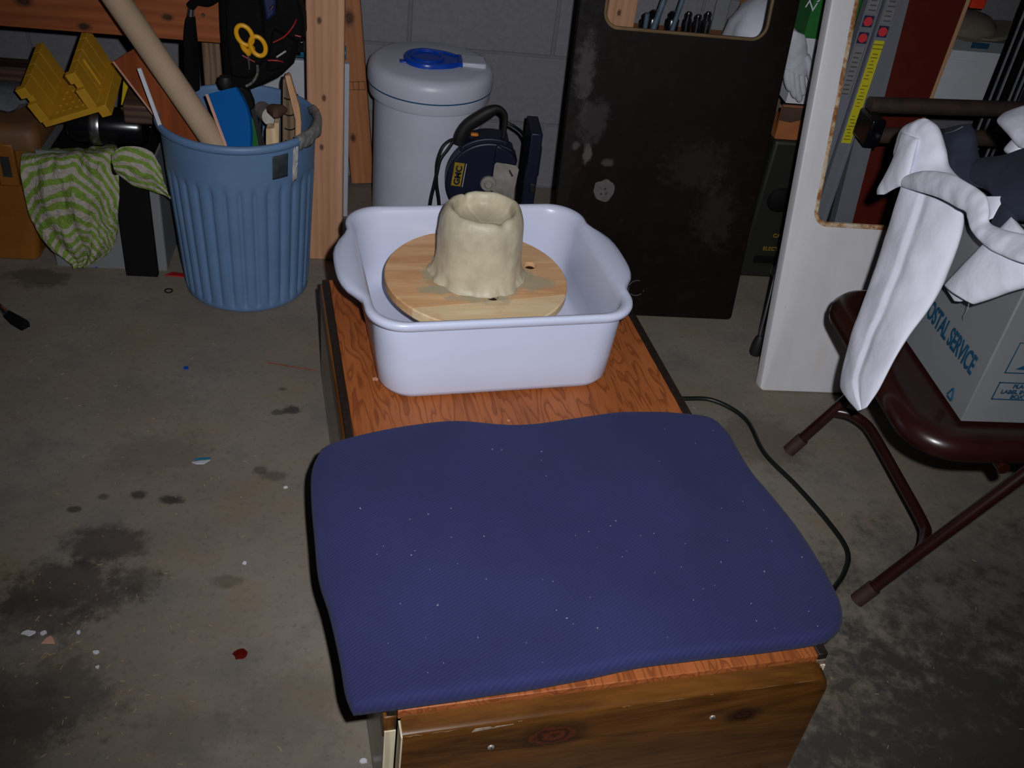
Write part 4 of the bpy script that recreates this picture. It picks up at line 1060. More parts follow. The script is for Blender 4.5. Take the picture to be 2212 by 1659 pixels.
# ================================================================== THINGS BEHIND THE BLACK PANEL'S WINDOW
p2 = thing('timber_post', 'pale pine post seen through the black panel window', 'post', (.553, 2.55, 0))
part('post_body', boxm(0, .074, 0, .038, 0, 1.25), M['pine_post'], p2, bevel=.003)
ps = thing('plank_shelf', 'brown plank shelf behind the black panel window', 'shelf', (.55, 2.50, 0))
part('shelf_plank', boxm(.085, .56, -.01, .275, .512, .530), M['orange_board'], ps, bevel=.002)
part('shelf_leg', boxm(.09, .13, .18, .22, 0, .512), M['grey_wood'], ps); part('shelf_leg', boxm(.50, .54, .10, .14, 0, .512), M['grey_wood'], ps)
gc = 'clamps standing on the plank shelf'
CL = [((0.670, 2.600, 0.549), (0.668, 2.600, 0.611), .0065, .075, 'steel-rod clamp with black jaw, beside the pine post'),
      ((0.682, 2.580, 0.556), (0.709, 2.580, 0.711), .0080, .090, 'tall clamp with thick blue-grey rod, next after the shortest clamp'),
      ((0.739, 2.600, 0.554), (0.760, 2.600, 0.709), .0065, .085, 'tall clamp with thinner blue-grey rod, amid the clamps'),
      ((0.779, 2.600, 0.558), (0.775, 2.600, 0.601), .0035, .088, 'short black clamp just after the tall rod clamps'),
      ((0.806, 2.600, 0.560), (0.804, 2.600, 0.603), .0035, .083, 'short black clamp second from the white bag'),
      ((0.831, 2.600, 0.562), (0.830, 2.600, 0.605), .0035, .092, 'black clamp with chrome bolt closest to the white bag')]
rod_blue = basic('rod_steel', (92, 112, 128), .45, .3)
for i, (p0, p1, rr, jh, lab) in enumerate(CL):
    t = thing('bar_clamp', lab, 'clamp', (p0[0] + .006, p0[1] + .02, .530), (0, 0, 0), gc)
    g = bm_(); w_ = .016 if i < 3 else .0105
    lathe(g, [(w_ * .8, 0), (w_, .004), (w_, jh * .75), (w_ * .7, jh * .82), (w_ * .8, jh * .93), (w_ * .5, jh)], 16, fn=lambda r, z, a_: r * (1 + .12 * math.cos(2 * a_))); part('clamp_jaw', g, M['black_gloss'], t, smooth=True)
    d_ = (Vector(p1) - Vector(p0)); q0 = Vector(p0) + d_ * ((.531 - p0[2]) / d_.z) + Vector((0, -.004, 0))
    part('clamp_rod', tubem([q0, Vector(p1) + Vector((0, -.004, 0))], rr, 10), rod_blue if i < 3 else M['steel'], t, world=True, smooth=True)
wbg = thing('white_bag', 'crumpled white plastic bag on the plank shelf', 'bag', (.985, 2.60, .530))
g = bm_(); lathe(g, [(.001, 0), (.080, .001), (.096, .03), (.092, .075), (.070, .115), (.037, .142), (.001, .150)], 48, fn=lambda r, z, a: r * (1 + .16 * noise.noise(Vector((math.cos(a) * 2.5, math.sin(a) * 2.5, z * 26)))))
part('bag_body', g, M['white_bag'], wbg, smooth=True, angle=180)
tag(part('orange_tin', boxm(.955, 1.02, 2.68, 2.74, .530, .74), M['orange'], bevel=.004), 'orange tin showing just above the white bag', 'tin')
tag(part('grey_conduit', boxm(.905, .945, 2.782, 2.797, .0, 1.3), M['grey_bin'], bevel=.004), 'flat grey conduit running up the block wall', 'conduit')

# ================================================================== STACK BETWEEN THE PANELS
ch = thing('metal_case', 'dark olive metal case with yellow lettering between the two panels', 'case', (.99, 2.325, 0))
part('case_body', boxm(0, .24, 0, .17, 0, .405), M['olive'], ch, bevel=.010, bseg=3)
part('black_vent', boxm(.035, .12, -.003, .002, .048, .070), M['black'], ch, bevel=.001)
g = lathe(bm_(), [(.001, .010), (.026, .010), (.034, .004), (.036, 0)], 28); g.transform(Matrix.Rotation(PI / 2, 4, 'X')); part('round_dial', g, M['black'], ch, smooth=True, loc=(.06, 0, .24))
for body, px in (('CAR', (1.059, 2.322, 0.130)), ('ELECT', (1.041, 2.322, 0.089)), ('L', (1.084, 2.322, 0.069)), ('OR', (1.081, 2.322, 0.048)), ('C', (1.088, 2.322, 0.003))):
    text('yellow_lettering', body, .0155, M['yellow_ink'], ch, (px[0] - .99, -.0022, px[2]), (PI / 2, 0, 0), ext=.0008, bold=.0002)
oc = thing('orange_crate', 'orange-brown wooden tray stacked on the olive metal case', 'tray', (.99, 2.335, .405))
part('tray_front', boxm(0, .20, 0, .012, 0, .088), M['orange_board'], oc, bevel=.001); part('tray_floor', boxm(0, .20, .012, .16, 0, .01), M['orange_board'], oc)
part('tray_side', boxm(.188, .20, .012, .16, .01, .088), M['orange_board'], oc)
g = bm_(); prism(g, [(.0, .050), (.03, .046), (.055, .055), (.068, .068), (.070, .086), (.0, .086)], -.0012, .001); part('dark_cutout', g, M['leather'], oc)
gb = thing('green_box', 'green and white carton standing on the orange wooden tray', 'carton', (1.0, 2.352, .494))
part('carton_lower', boxm(0, .16, 0, .13, 0, .165), M['white_card'], gb, bevel=.001); part('carton_upper', boxm(-.004, .164, -.004, .134, .165, .36), M['green_card'], gb, bevel=.001)
text('carton_lettering', 'ZS', .034, M['white_card'], gb, (-.001, -.0055, .228), (PI / 2, math.radians(-70), 0), ext=.0006)
part('brown_mark', boxm(.036, .041, -.001, .0005, .13, .150), M['leather'], gb)
gl = thing('work_glove', 'white work glove hanging fingers-down in front of the green carton', 'glove', (1.021, 2.330, 0.514))
gp_ = [((0.947, 2.335, 0.682), (0.991, 2.335, 0.671), .012), ((0.952, 2.330, 0.647), (1.006, 2.330, 0.640), .014), ((0.960, 2.330, 0.608), (1.019, 2.330, 0.602), .014), ((0.965, 2.330, 0.580), (1.024, 2.330, 0.573), .013)]
part('glove_palm', flattube(gp_, (0, -1, .2), 5, 24, .004, 40), M['glove'], gl, world=True, smooth=True, angle=180)
for (a, b) in (((1699, 148), (1712, 200)), ((1709, 150), (1722, 216)), ((1719, 152), (1729, 222)), ((1729, 155), (1736, 208)), ((1738, 140), (1748, 180))):
    pass
for pts in (((0.969, 2.328, 0.589), (0.978, 2.325, 0.560), (0.994, 2.325, 0.536)), ((0.979, 2.326, 0.588), (0.992, 2.322, 0.550), (1.010, 2.322, 0.520)), ((0.991, 2.326, 0.587), (1.006, 2.322, 0.545), (1.023, 2.322, 0.511)), ((1.005, 2.328, 0.585), (1.017, 2.325, 0.551), (1.028, 2.325, 0.527)), ((1.007, 2.330, 0.623), (1.026, 2.325, 0.592), (1.037, 2.325, 0.564))):
    pc_ = catmull(pts, 6); part('finger', tubem(pc_, [.0095] * (len(pc_) - 3) + [.0088, .007, .003], 12), M['glove'], gl, world=True, smooth=True)
cn = thing('walking_cane', 'thin metal cane with black rubber foot behind the white panel', 'cane', (.937, 1.955, 0))
part('rubber_foot', lathe(bm_(), [(.014, 0), (.016, .006), (.0145, .03), (.010, .05), (.007, .055)], 20), M['rubber'], cn, smooth=True)
part('cane_rod', tubem([(.937, 1.955, .045), (0.937, 1.962, 0.078), (0.962, 2.060, 0.375), (0.983, 2.130, 0.553)], .0045, 10), M['steel'], cn, world=True, smooth=True)

# ================================================================== WHITE RUSTY PANEL
TL2 = math.atan(.29)
wp = thing('enamel_sheet', 'white enamel panel with rust-edged window leaning beside the chair', 'panel', (.903, 1.80, 0), (-TL2, 0, 0))
part('panel_sheet', frame_panel(bm_(), 0, .62, .002, 1.10, .012, .055, .565, .406, 1.04, .03, .030), M['white_enamel'], wp, smooth=True, angle=30)
lp = [(x, .003, z) for x, z in rrect(.2555, .3175, .032, 10, .31, .723)]
g = bm_(); L = []; n_ = len(lp)
for k in range(n_):
    p = V(lp[k]); t = (V(lp[(k + 1) % n_]) - V(lp[k - 1])).normalized(); a_ = V((0, -1, 0)); b_ = t.cross(a_)
    L.append([p + b_ * .0062 * math.cos(2 * PI * m_ / 8) + a_ * .005 * math.sin(2 * PI * m_ / 8) for m_ in range(8)])
loops(g, L, ring=True); part('window_lip', g, M['rust'], wp, smooth=True)

# ================================================================== LADDER
ld = thing('step_ladder', 'aluminium step ladder with warning stickers behind the white panel', 'ladder', (1.10, 2.25, 0))
def rail(x0, x1, y0, y1, top=1.25): 
    g = bm_(); box(g, x0, x1, y0 + .003, y1, 0, top); box(g, x0, x0 + .004, y0, y0 + .003, 0, top); box(g, x1 - .004, x1, y0, y0 + .003, 0, top); return g
r1 = part('ladder_rail', rail(-.020, .014, 0, .025), M['aluminium'], ld)
r2 = part('ladder_rail', rail(.018, .052, -.01, .020), M['aluminium'], ld)
g = bm_(); loops(g, [[(x, y, 0) for x, y in ((.115, .03), (.165, .03), (.165, .06), (.115, .06))], [(x, y, 1.25) for x, y in ((.0, .03), (.05, .03), (.05, .06), (.0, .06))]])
part('rear_rail', g, M['aluminium'], ld)
part('ladder_step', boxm(-.018, .05, .02, .07, .30, .325), M['aluminium'], ld); part('ladder_step', boxm(-.018, .05, .02, .07, .02, .045), M['aluminium'], ld); part('ladder_step', boxm(-.018, .05, .02, .07, .80, .825), M['aluminium'], ld)
part('yellow_label', boxm(.0225, .0475, -.0085, -.0068, .446, .700), M['sticker_yellow'], r2)
g = bm_()
for z in (.690, .680): box(g, .023, .047, -.0092, -.0082, z, z + .0022)
for k in range(26):
    z = .455 + k * .0085
    if k in (8, 9, 17): continue
    box(g, .026 + .002 * (k % 3), .043 - .002 * (k % 4), -.0089, -.0083, z, z + .0022)
part('label_print', g, basic('label_ink', (118, 110, 30), .6), r2)['kind'] = 'stuff'
def dot(par, x, y, z):
    s_ = part('sticker', boxm(x - .012, x + .012, y - .0012, y + .0004, z - .013, z + .013), M['sticker_navy'], par)
    g_ = lathe(bm_(), [(.0001, .001), (.0105, .001), (.0105, 0)], 24); g_.transform(Matrix.Rotation(PI / 2, 4, 'X')); part('red_dot', g_, M['sticker_red'], s_, loc=(x, y - .0013, z))
dot(r1, -.003, .003, .738); dot(r1, -.003, .003, .700); dot(r2, .035, -.007, .721)
for (par, x0, x1, y, z0, z1) in ((r1, -.015, .009, .0025, .56, .68), (r1, -.015, .009, .0025, .758, .82), (r2, .0225, .0475, -.0075, .74, .80)):
    sg = part('grey_label', boxm(x0, x1, y - .0012, y + .0003, z0, z1), M['sticker_grey'], par)
    g = bm_()
    n__ = int((z1 - z0) / .011)
    for k in range(n__):
        z = z0 + .004 + k * .011; box(g, x0 + .004, x1 - .003 - .002 * (k % 3), y - .0018, y - .001, z, z + .0035)
    part('label_print', g, basic('grey_ink', (84, 82, 84), .6), sg)['kind'] = 'stuff'
# pipe clamp pair lying across the ladder
pp_ = thing('pipe_clamp', 'two dark steel pipes with black clamp head across the ladder', 'pipe clamp', (1.15, 2.14, .50))
part('steel_pipe', tubem([(-.02, .04, .070), (.75, .05, .100)], .019, 20), M['pipe'], pp_, smooth=True)
part('steel_pipe', tubem([(-.005, -.01, .018), (.75, .0, .045)], .019, 20), M['pipe'], pp_, smooth=True)
hd = part('clamp_head', boxm(-.034, .002, -.030, .05, -.006, .060), M['black_gloss'], pp_, bevel=.005)
g = lathe(bm_(), [(.001, .006), (.005, .005), (.007, 0)], 14); g.transform(Matrix.Rotation(PI / 2, 4, 'X')); part('bolt_head', g, M['steel'], hd, smooth=True, loc=(-.010, -.030, .024))
pst = part('prop_stand', boxm(.70, .76, -.05, .10, -.50, .0), M['black'], pp_)
# red board, shelf with white carton and cap, metal tracks
rb = thing('red_board', 'dark red board with pale wooden edge behind the ladder', 'board', (1.28, 2.50, 0))
part('board_face', boxm(0, .178, 0, .018, 0, 1.15), M['red_board'], rb); part('wood_edge', boxm(.178, .188, -.002, .020, 0, 1.15), M['pale_wood'], rb)
sh = thing('storage_shelf', 'dark storage shelf holding the white carton and cloth cap', 'shelf', (1.50, 2.58, 0))
part('shelf_board', boxm(0, .9, 0, .2, .418, .436), M['olive'], sh); part('shelf_post', boxm(.0, .03, .17, .2, 0, .418), M['olive'], sh); part('shelf_post', boxm(.87, .9, .17, .2, 0, .418), M['olive'], sh); part('shelf_post', boxm(.0, .03, .0, .03, 0, .418), M['olive'], sh); part('shelf_post', boxm(.87, .9, 0, .03, 0, .418), M['olive'], sh)
wc = thing('white_carton', 'plain white carton on the dark shelf beside the red board', 'carton', (1.505, 2.60, .436))
part('carton_body', boxm(0, .32, 0, .17, 0, .150), M['white_card'], wc, bevel=.002); part('carton_lid', boxm(-.002, .33, -.006, .175, .150, .178), M['grey_bin'], wc, bevel=.002)
part('loose_flap', boxm(.02, .11, -.0085, -.006, .125, .150), M['white_card'], wc); part('blue_mark', boxm(.07, .12, -.0085, -.005, .160, .175), M['ink_teal'], wc)
cp = thing('cloth_cap', 'grey-brown cloth cap resting on the white carton', 'cap', (1.575, 2.665, .614))
g = bm_(); lathe(g, [(.080, 0), (.088, .012), (.086, .030), (.066, .048), (.03, .056), (.001, .057)], 36, fn=lambda r, z, a: r * (1 + .06 * noise.noise(Vector((math.cos(a) * 2, math.sin(a) * 2, z * 20))))); part('cap_crown', g, M['cap_cloth'], cp, smooth=True)
g = bm_(); P = [(.045 + .105 * math.cos(math.radians(a)), -.02 + .075 * math.sin(math.radians(a))) for a in range(-110, 90, 12)]
loops(g, [[(x, y, .010 + max(0, x - .05) * .25) for x, y in P], [(x, y, .016 + max(0, x - .05) * .25) for x, y in P]]); part('cap_brim', g, M['cap_cloth'], cp)
tag(part('red_tag', boxm(1.525, 1.565, 2.585, 2.60, .70, .74), M['red_bright'], bevel=.002, rot=(0, 0, 0)), 'bright red tag above the cloth cap', 'tag')
gm = 'metal tracks leaning by the shelf'
for i, (x, w_, lab) in enumerate(((1.545, .038, 'dark metal track with bright edges, next to the white carton'), (1.598, .03, 'dark metal track with bright edges between two others'), (1.645, .045, 'dark metal track with bright edges, outermost from the carton'))):
    t = thing('metal_track', lab, 'track', (x, 2.36, 0), (-.06, math.radians(1.2), 0), gm)
    part('track_body', boxm(0, w_, 0, .02, 0.002, 1.1), M['black_gloss'], t)
    for xx in (0, w_ * .55): part('bright_edge', boxm(xx, xx + .003, -.006, .0, .002, 1.1), basic('track_edge', (140, 142, 150), .4), t)

# ================================================================== CHAIR AND MAIL BOX
chr_ = thing('folding_chair', 'brown metal folding chair carrying the mail box', 'chair', (1.05, 1.34, 0))
X0, X1, Y0, Y1 = .842, 1.27, 1.108, 1.575
def seatloop(inset, z): return [(x, y, z) for x, y in rrect((X1 - X0) / 2 - inset, (Y1 - Y0) / 2 - inset, .085 - inset * .6, 10, (X0 + X1) / 2, (Y0 + Y1) / 2)]
g = bm_(); loops(g, [seatloop(.012, .398), seatloop(.002, .402), seatloop(0, .412), seatloop(.001, .424), seatloop(.008, .434), seatloop(.020, .4395), seatloop(.034, .440), seatloop(.045, .437), seatloop(.06, .436)])
part('seat', g, M['brown_metal'], chr_, world=True, smooth=True, angle=180)
def leg(y, sgn): return catmull([(.911, y, .012), (.99, y, .150), (1.10, y, .335), (1.145, y, .412), (1.26, y, .60), (1.38, y, .80), (1.42, y - sgn * .03, .86), (1.43, y - sgn * .10, .875)], 4)
for y, s_ in ((1.166, -1), (1.585, 1)):
    lg_ = part('front_leg', tubem(leg(y, s_), .0115, 14), M['brown_metal'], chr_, world=True, smooth=True)
    dv = (Vector((.99, y, .150)) - Vector((.911, y, .012))).normalized()
    part('rubber_foot', tubem([Vector((.911, y, .012)) - dv * .010, Vector((.911, y, .012)) + dv * .034], .0145, 14), M['brown_rubber'], lg_, world=True, smooth=True)
    part('rear_leg', tubem([(1.40, y + s_ * -.02, .010), (1.20, y + s_ * -.02, .28), (1.10, y + s_ * -.02, .405)], .011, 12), M['brown_metal'], chr_, world=True, smooth=True)
# brace with swept ends between the front legs
part('leg_brace', tubem(catmull([(.976, 1.168, .120), (.998, 1.184, .125), (1.018, 1.215, .126), (1.028, 1.25, .126), (1.030, 1.37, .126), (1.030, 1.50, .126), (1.024, 1.54, .126), (1.004, 1.568, .126), (.978, 1.583, .122)], 6), .0108, 12), M['brown_metal'], chr_, world=True, smooth=True)
part('backrest', (lambda g_: (loops(g_, [[(1.425 + .012 * k + .010 * math.sin(PI * q / 12), 1.19 + .375 * q / 12, .66 + dz) for q, dz in [(q, 0) for q in range(13)] + [(q, .17) for q in range(12, -1, -1)]] for k in (0, 1)]), g_)[1])(bm_()), M['brown_metal'], chr_, world=True, smooth=True)
part('hinge_pin', tubem([(1.0, 1.104, .395), (1.0, 1.13, .395)], .010, 12), M['brown_metal'], chr_, world=True, smooth=True)
mb = thing('mail_box', 'grey corrugated plastic postal box sitting on the folding chair', 'box', (.935, 1.165, .4405))
bw_, bd_, bh_ = .42, .36, .275
g = bm_()
def mbl(i, z, s=0.0): return [(0 + i - s, 0 + i - s, z), (bw_ - i + s, i - s, z), (bw_ - i + s, bd_ - i + s, z), (i - s, bd_ - i + s, z)]
loops(g, [mbl(0, 0), mbl(0, bh_, .006), mbl(.005, bh_, .006), mbl(.005, .005)])
part('box_shell', g, M['grey_bin'], mb, bevel=.0025)
text('teal_lettering', 'POSTAL SERVICE', .046, M['ink_teal'], mb, (-.0052, .203, .078), (PI / 2, 0, -PI / 2), ext=.0006, scale=(.53, 1, 1), bold=.0008)
g = bm_()
tri = [(-.0035, .055, .012), (-.0035, .036, .012), (-.0035, .0455, .034)]
for a, b in zip(tri, tri[1:] + tri[:1]):
    a, b = Vector(a), Vector(b); tube(g, [a + (b - a) * .12, a + (b - a) * .88], .0016, 6)
part('recycle_mark', g, M['ink_teal'], mb)
def frame_rect(x0, x1, z0, z1, y=-.004):
    g_ = bm_(); e = .0012
    box(g_, x0, x1, y, y + .0015, z0, z0 + e); box(g_, x0, x1, y, y + .0015, z1 - e, z1); box(g_, x0, x0 + e, y, y + .0015, z0, z1); box(g_, x1 - e, x1, y, y + .0015, z0, z1); return g_
part('label_frame', frame_rect(.030, .190, .050, .084), M['ink_teal'], mb); part('label_frame', frame_rect(.030, .190, .102, .160), M['ink_teal'], mb)
text('label_lettering', 'PLACE', .0105, M['ink_teal'], mb, (.056, -.0036, .0735), (PI / 2, 0, 0), bold=.0001)
text('label_lettering', 'LABEL IN', .0105, M['ink_teal'], mb, (.040, -.0036, .0625), (PI / 2, 0, 0), bold=.0001)
text('label_lettering', 'BOX', .0105, M['ink_teal'], mb, (.060, -.0036, .0530), (PI / 2, 0, 0), bold=.0001)
part('printed_block', (lambda g_: (prism(g_, [(.046, .110), (.10, .110), (.10, .122), (.075, .118), (.062, .121)], -.0042, -.002), g_)[1])(bm_()), M['ink_teal'], mb)

# ------------------------------------------------------------------ white trousers and dark denim
NV = (-.75, -.6, .3)
tr = thing('white_trousers', 'white cotton trousers flung over the mail box, one leg hanging', 'trousers', (0.820, 1.255, 0.382))
lg1 = [((0.885, 1.502, 0.686), (0.920, 1.356, 0.719), .020), ((0.875, 1.480, 0.616), (0.915, 1.331, 0.683), .026), ((0.862, 1.448, 0.556), (0.905, 1.310, 0.632), .026), ((0.850, 1.424, 0.486), (0.890, 1.292, 0.582), .024), ((0.838, 1.402, 0.432), (0.870, 1.284, 0.531), .021), ((0.826, 1.361, 0.365), (0.850, 1.268, 0.489), .017), ((0.822, 1.314, 0.366), (0.835, 1.255, 0.434), .012), ((0.820, 1.266, 0.375), (0.825, 1.253, 0.394), .005)]
part('hanging_leg', flattube(lg1, NV, 8, 64, .0085, 11, seed=3, crease=.008), M['white_cotton'], tr, world=True, smooth=True, angle=180)
lobe = [((0.900, 1.553, 0.783), (0.900, 1.522, 0.798), .012), ((0.895, 1.579, 0.756), (0.905, 1.492, 0.796), .026), ((0.890, 1.575, 0.732), (0.910, 1.458, 0.774), .03), ((0.885, 1.557, 0.707), (0.915, 1.437, 0.754), .028), ((0.885, 1.535, 0.687), (0.920, 1.393, 0.750), .028), ((0.885, 1.512, 0.679), (0.925, 1.363, 0.734), .022)]
part('waist_fold', flattube(lobe, NV, 8, 48, .009, 20, seed=8), M['white_cotton'], tr, world=True, smooth=True, angle=180)
tip = [((0.880, 1.557, 0.758), (0.880, 1.495, 0.774), .010), ((0.872, 1.537, 0.720), (0.872, 1.473, 0.742), .014), ((0.866, 1.535, 0.681), (0.870, 1.465, 0.708), .012), ((0.864, 1.540, 0.658), (0.868, 1.487, 0.687), .008), ((0.864, 1.534, 0.650), (0.866, 1.513, 0.661), .004)]
part('pocket_flap', flattube(tip, NV, 6, 36, .004, 24, seed=1), M['white_cotton'], tr, world=True, smooth=True, angle=180)
roll = [((0.868, 1.487, 0.706), (0.868, 1.468, 0.698), .005), ((0.868, 1.430, 0.746), (0.864, 1.410, 0.719), .008), ((0.868, 1.359, 0.777), (0.862, 1.347, 0.740), .009), ((0.870, 1.295, 0.790), (0.862, 1.294, 0.752), .009), ((0.872, 1.252, 0.793), (0.862, 1.269, 0.758), .009), ((0.870, 1.227, 0.782), (0.858, 1.252, 0.756), .009), ((0.866, 1.211, 0.772), (0.854, 1.222, 0.750), .009), ((0.866, 1.180, 0.779), (0.850, 1.173, 0.753), .010), ((0.870, 1.144, 0.792), (0.850, 1.117, 0.767), .011), ((0.880, 1.104, 0.808), (0.852, 1.062, 0.787), .012)]
part('rolled_edge', flattube(roll, NV, 9, 44, .0042, 24, seed=9), M['white_cotton'], tr, world=True, smooth=True, angle=180)
lg2 = [((0.885, 1.197, 0.789), (0.900, 1.064, 0.772), .020), ((0.875, 1.201, 0.760), (0.888, 1.084, 0.750), .022), ((0.868, 1.209, 0.731), (0.875, 1.112, 0.720), .021), ((0.862, 1.223, 0.688), (0.866, 1.137, 0.690), .018), ((0.858, 1.236, 0.650), (0.860, 1.158, 0.667), .013)]
part('second_leg', flattube(lg2, NV, 7, 44, .004, 16, cap1=False, seed=5), M['white_cotton'], tr, world=True, smooth=True, angle=180, solid=.002)
hem = [((0.868, 1.243, 0.644), (0.872, 1.192, 0.657), .002), ((0.868, 1.246, 0.639), (0.872, 1.192, 0.653), .002), ((0.868, 1.214, 0.636), (0.870, 1.203, 0.642), .001)]
part('turned_hem', flattube(hem, NV, 4, 16, .001), M['inner_cotton'], tr, world=True, smooth=True)
part('loose_thread', tubem(catmull([(0.862, 1.173, 0.661), (0.880, 1.193, 0.635), (0.900, 1.222, 0.605), (0.925, 1.253, 0.577)], 5), .0006, 5), M['white_cotton'], tr, world=True)
top2 = [((1.000, 1.489, 0.825), (1.020, 1.451, 0.862), .02), ((0.990, 1.473, 0.820), (1.010, 1.388, 0.861), .03), ((0.980, 1.416, 0.822), (1.000, 1.346, 0.849), .03), ((0.970, 1.368, 0.823), (0.990, 1.319, 0.838), .02)]
part('far_leg', flattube(top2, NV, 6, 36, .006, 18, seed=12), M['white_cotton'], tr, world=True, smooth=True, angle=180)
top3 = [((0.985, 1.411, 0.819), (0.985, 1.373, 0.822), .012), ((0.980, 1.414, 0.801), (0.980, 1.374, 0.808), .012), ((0.980, 1.407, 0.797), (0.980, 1.364, 0.805), .008)]
part('far_cuff', flattube(top3, NV, 6, 24, .002), M['white_cotton'], tr, world=True, smooth=True, angle=180)
tri_ = [((0.900, 1.303, 0.768), (0.910, 1.258, 0.792), .004), ((0.900, 1.287, 0.764), (0.910, 1.260, 0.782), .006), ((0.895, 1.259, 0.750), (0.900, 1.253, 0.759), .005)]
part('collar_corner', flattube(tri_, NV, 5, 20, .002), M['white_cotton'], tr, world=True, smooth=True, angle=180)
dn = thing('dark_jeans', 'dark navy denim jeans heaped behind the white trousers', 'jeans', (0.980, 1.421, 0.716))
d1 = [((0.955, 1.551, 0.772), (0.965, 1.502, 0.803), .014), ((0.950, 1.542, 0.757), (0.960, 1.470, 0.797), .03), ((0.945, 1.510, 0.742), (0.955, 1.438, 0.779), .034), ((0.940, 1.470, 0.733), (0.950, 1.396, 0.768), .034), ((0.940, 1.413, 0.734), (0.945, 1.342, 0.762), .03)]
part('denim_leg', flattube(d1, NV, 7, 40, .007, 16, seed=4), M['denim'], dn, world=True, smooth=True, angle=180)
d2 = [((0.955, 1.479, 0.743), (0.935, 1.377, 0.752), .02), ((0.965, 1.439, 0.772), (0.935, 1.321, 0.761), .04), ((0.970, 1.392, 0.799), (0.925, 1.256, 0.759), .045), ((0.975, 1.349, 0.832), (0.930, 1.201, 0.782), .045), ((0.980, 1.282, 0.863), (0.940, 1.166, 0.809), .04)]
part('denim_heap', flattube(d2, NV, 8, 48, .008, 14, seed=6), M['denim'], dn, world=True, smooth=True, angle=180)
d3 = [((0.915, 1.275, 0.779), (0.910, 1.216, 0.780), .014), ((0.905, 1.263, 0.754), (0.900, 1.199, 0.766), .018), ((0.900, 1.251, 0.743), (0.895, 1.208, 0.759), .010)]
part('denim_fold', flattube(d3, NV, 6, 28, .004), M['denim'], dn, world=True, smooth=True, angle=180)
part('stitching', tubem(catmull([(0.925, 1.500, 0.784), (0.920, 1.469, 0.802), (0.925, 1.459, 0.814)], 5), .0007, 5), M['grey_bin'], dn, world=True)
pk = thing('wrapped_parcel', 'pale cloth parcel peeking from the mail box under the trousers', 'parcel', (.99, 1.20, .45))
part('parcel_body', (lambda g_: (loops(g_, [[(x + .15, y + .14, z) for x, y in rrect(.15 - i, .13 - i, .03, 5)] for i, z in ((0, 0), (0, .26), (.02, .29), (.05, .30))]), g_)[1])(bm_()), M['cap_cloth'], pk, smooth=True)

# ================================================================== SMALL THINGS ON THE FLOOR
br = thing('dusting_brush', 'small black brush with metal ferrule lying on the floor', 'brush', (-0.814, 1.972, -0.000))
part('bristle_head', tubem([(-0.830, 1.979, 0.010), (-0.808, 1.958, 0.010), (-0.781, 1.939, 0.008), (-0.774, 1.948, 0.006)], [.010, .013, .014, .007], 12, flat=.5), M['black'], br, world=True, smooth=True)
part('ferrule', tubem([(-0.848, 2.001, 0.012), (-0.828, 1.977, 0.010)], [.006, .009], 12), M['steel'], br, world=True, smooth=True)
part('brush_handle', tubem([(-0.983, 2.136, 0.012), (-0.848, 2.001, 0.012)], .006, 10), M['black_gloss'], br, world=True, smooth=True)
g = bm_(); L = []
for k in range(28):
    a = 2 * PI * k / 28; L.append([((.0085 + .0016 * math.cos(2 * PI * m_ / 8)) * math.cos(a), (.0085 + .0016 * math.cos(2 * PI * m_ / 8)) * math.sin(a), .0016 + .0016 * math.sin(2 * PI * m_ / 8)) for m_ in range(8)])
loops(g, L, ring=True); tag(part('steel_ring', g, M['black'], smooth=True, loc=(-0.501, 2.118, 0.000)), 'dark metal ring lying before the blue trash can', 'ring')
def chip(name, label, px, pts, mat, h=.0015, cat='scrap', group=None):
    g_ = bm_(); c_ = Vector(px)
    loops(g_, [[(x, y, 0) for x, y in pts], [(x * .9, y * .9, h) for x, y in pts]])
    return tag(part(name, g_, mat, loc=(c_.x, c_.y, 0)), label, cat, group)
def blob(r, n=9, k=.3, sx=1.0): return [(sx * r * (1 + k * (random.random() - .5)) * math.cos(2 * PI * q / n), r * (1 + k * (random.random() - .5)) * math.sin(2 * PI * q / n)) for q in range(n)]
chip('paper_scrap', 'teal and white torn paper scrap on the concrete', (-0.332, 1.509, 0.000), [(-.018, -.002), (-.008, -.007), (.006, -.006), (.013, .002), (.017, .006), (.002, .004)], M['white_board'])
chip('paper_scrap', 'teal strip along the torn paper scrap', (-0.332, 1.515, 0.000), [(-.017, -.001), (.004, .001), (.018, .004), (.016, .008), (.000, .006), (-.012, .003)], M['teal'], .002)
chip('blue_chip', 'small blue plastic chip midway between trash can and bench', (-0.410, 1.813, 0.000), blob(.006), M['tank_blue'], .002, 'chip')
chip('blue_chip', 'tiny blue speck at the foot of the grey bin', (-0.690, 2.212, 0.000), blob(.004), M['tank_blue'], .002, 'chip')
chip('red_scrap', 'red plastic scrap on the floor beside the trash can', (-0.495, 2.193, 0.000), [(-.03, -.006), (.02, -.01), (.022, .004), (-.012, .012)], M['red_trim'], .003)
chip('red_drop', 'dried dark red paint drop alone on the concrete', (-0.201, 1.050, 0.000), blob(.011, 12, .4), basic('dried_red', (84, 18, 12), .2), .0012, 'paint drop')
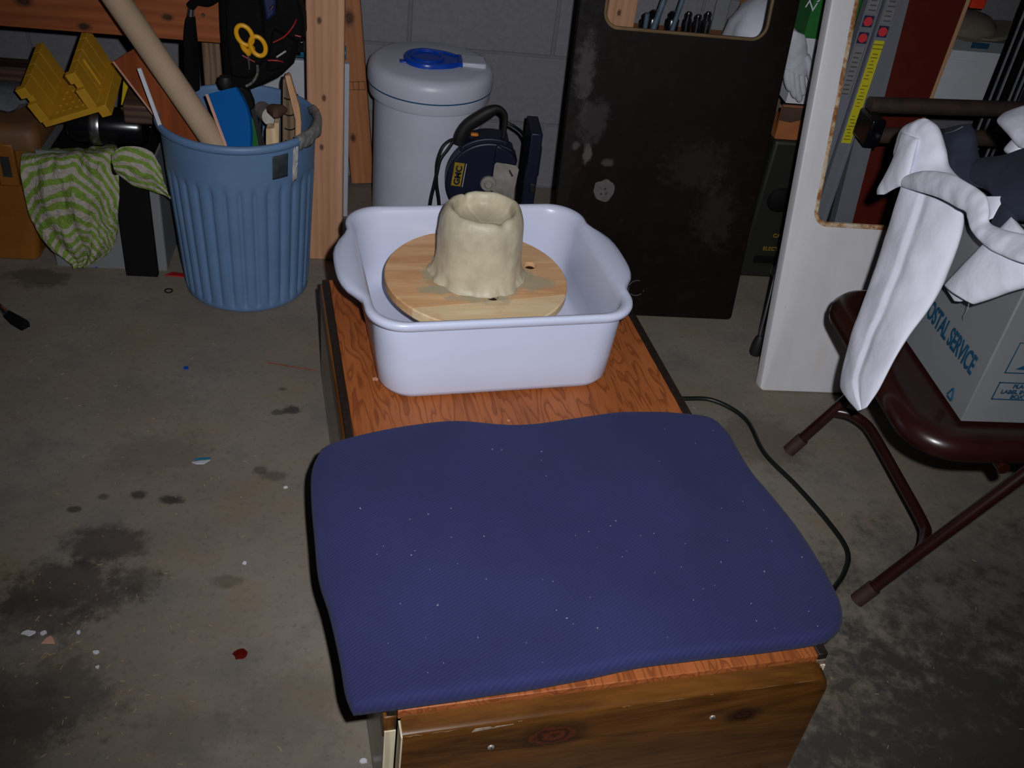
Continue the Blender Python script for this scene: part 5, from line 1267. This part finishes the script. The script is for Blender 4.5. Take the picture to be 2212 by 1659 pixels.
chip('orange_scrap', 'orange triangular wood scrap beside the white flakes', (-0.503, 1.078, 0.000), [(-.011, -.007), (.011, -.007), (.006, .003), (0, .009), (-.006, .004)], M['pink_edge'])
gw = 'white paint flakes on the floor'
for px, r, sx_, lab in (((-0.538, 1.092, 0.000), .0075, 1.8, 'largest white paint flake on the dark stain edge'), ((-0.516, 1.092, 0.000), .006, 1.2, 'white paint flake next to the orange scrap'), ((-0.462, 1.093, 0.000), .005, 1, 'round white paint flake on bare grey concrete'), ((-0.426, 1.054, 0.000), .005, 1.3, 'white flake near the lower dark stain'), ((-0.417, 1.025, 0.000), .0045, 1, 'small white flake on the lower dark stain'), ((0.004, 0.854, 0.000), .006, 1.3, 'pale flake close to the bench corner'), ((-0.217, 1.246, 0.000), .005, 1.2, 'pale flake halfway between stains and towel'), ((-0.163, 1.442, 0.000), .005, 1, 'white flake beside the towel corner')):
    chip('paint_flake', lab, px, blob(r * .75, 9, .6, sx_), M['white_card'], .0018, 'paint flake', gw)
tag(part('wood_splinter', tubem([(-0.238, 1.840, 0.003), (-0.131, 1.819, 0.002)], .0012, 6), M['orange_wood']), 'long thin wood splinter beside the bench', 'splinter')
# loose shavings and sawdust, uncountable
g = bm_()
for q in range(420):
    if q < 260: x, y = random.uniform(-.75, .0), random.uniform(.6, 2.0)
    elif q < 350: x, y = random.uniform(-.2, .1) - .35, random.uniform(.75, 1.25)
    else: x, y = random.uniform(.62, 1.25), random.uniform(.75, 2.0)
    if x > -.1 - (y - .75) * .16 and x < .66: continue
    a = random.random() * PI; l = random.choice((.0008, .001, .0014, .002, .004)) * (1.4 if random.random() < .1 else 1); w2 = random.uniform(.0003, .0007)
    c_, s_ = math.cos(a), math.sin(a)
    P = [(x + c_ * u * l - s_ * v * w2, y + s_ * u * l + c_ * v * w2) for u, v in ((-1, -1), (1, -1), (1, 1), (-1, 1))]
    loops(g, [[(px, py, 0.0001) for px, py in P], [(px, py, .001) for px, py in P]])
sd = part('sawdust_shavings', g, basic('sawdust', (166, 140, 104), .8, var=.3, scale=4))
tag(sd, 'scattered wood shavings and sawdust over the concrete floor', 'sawdust', kind='stuff')
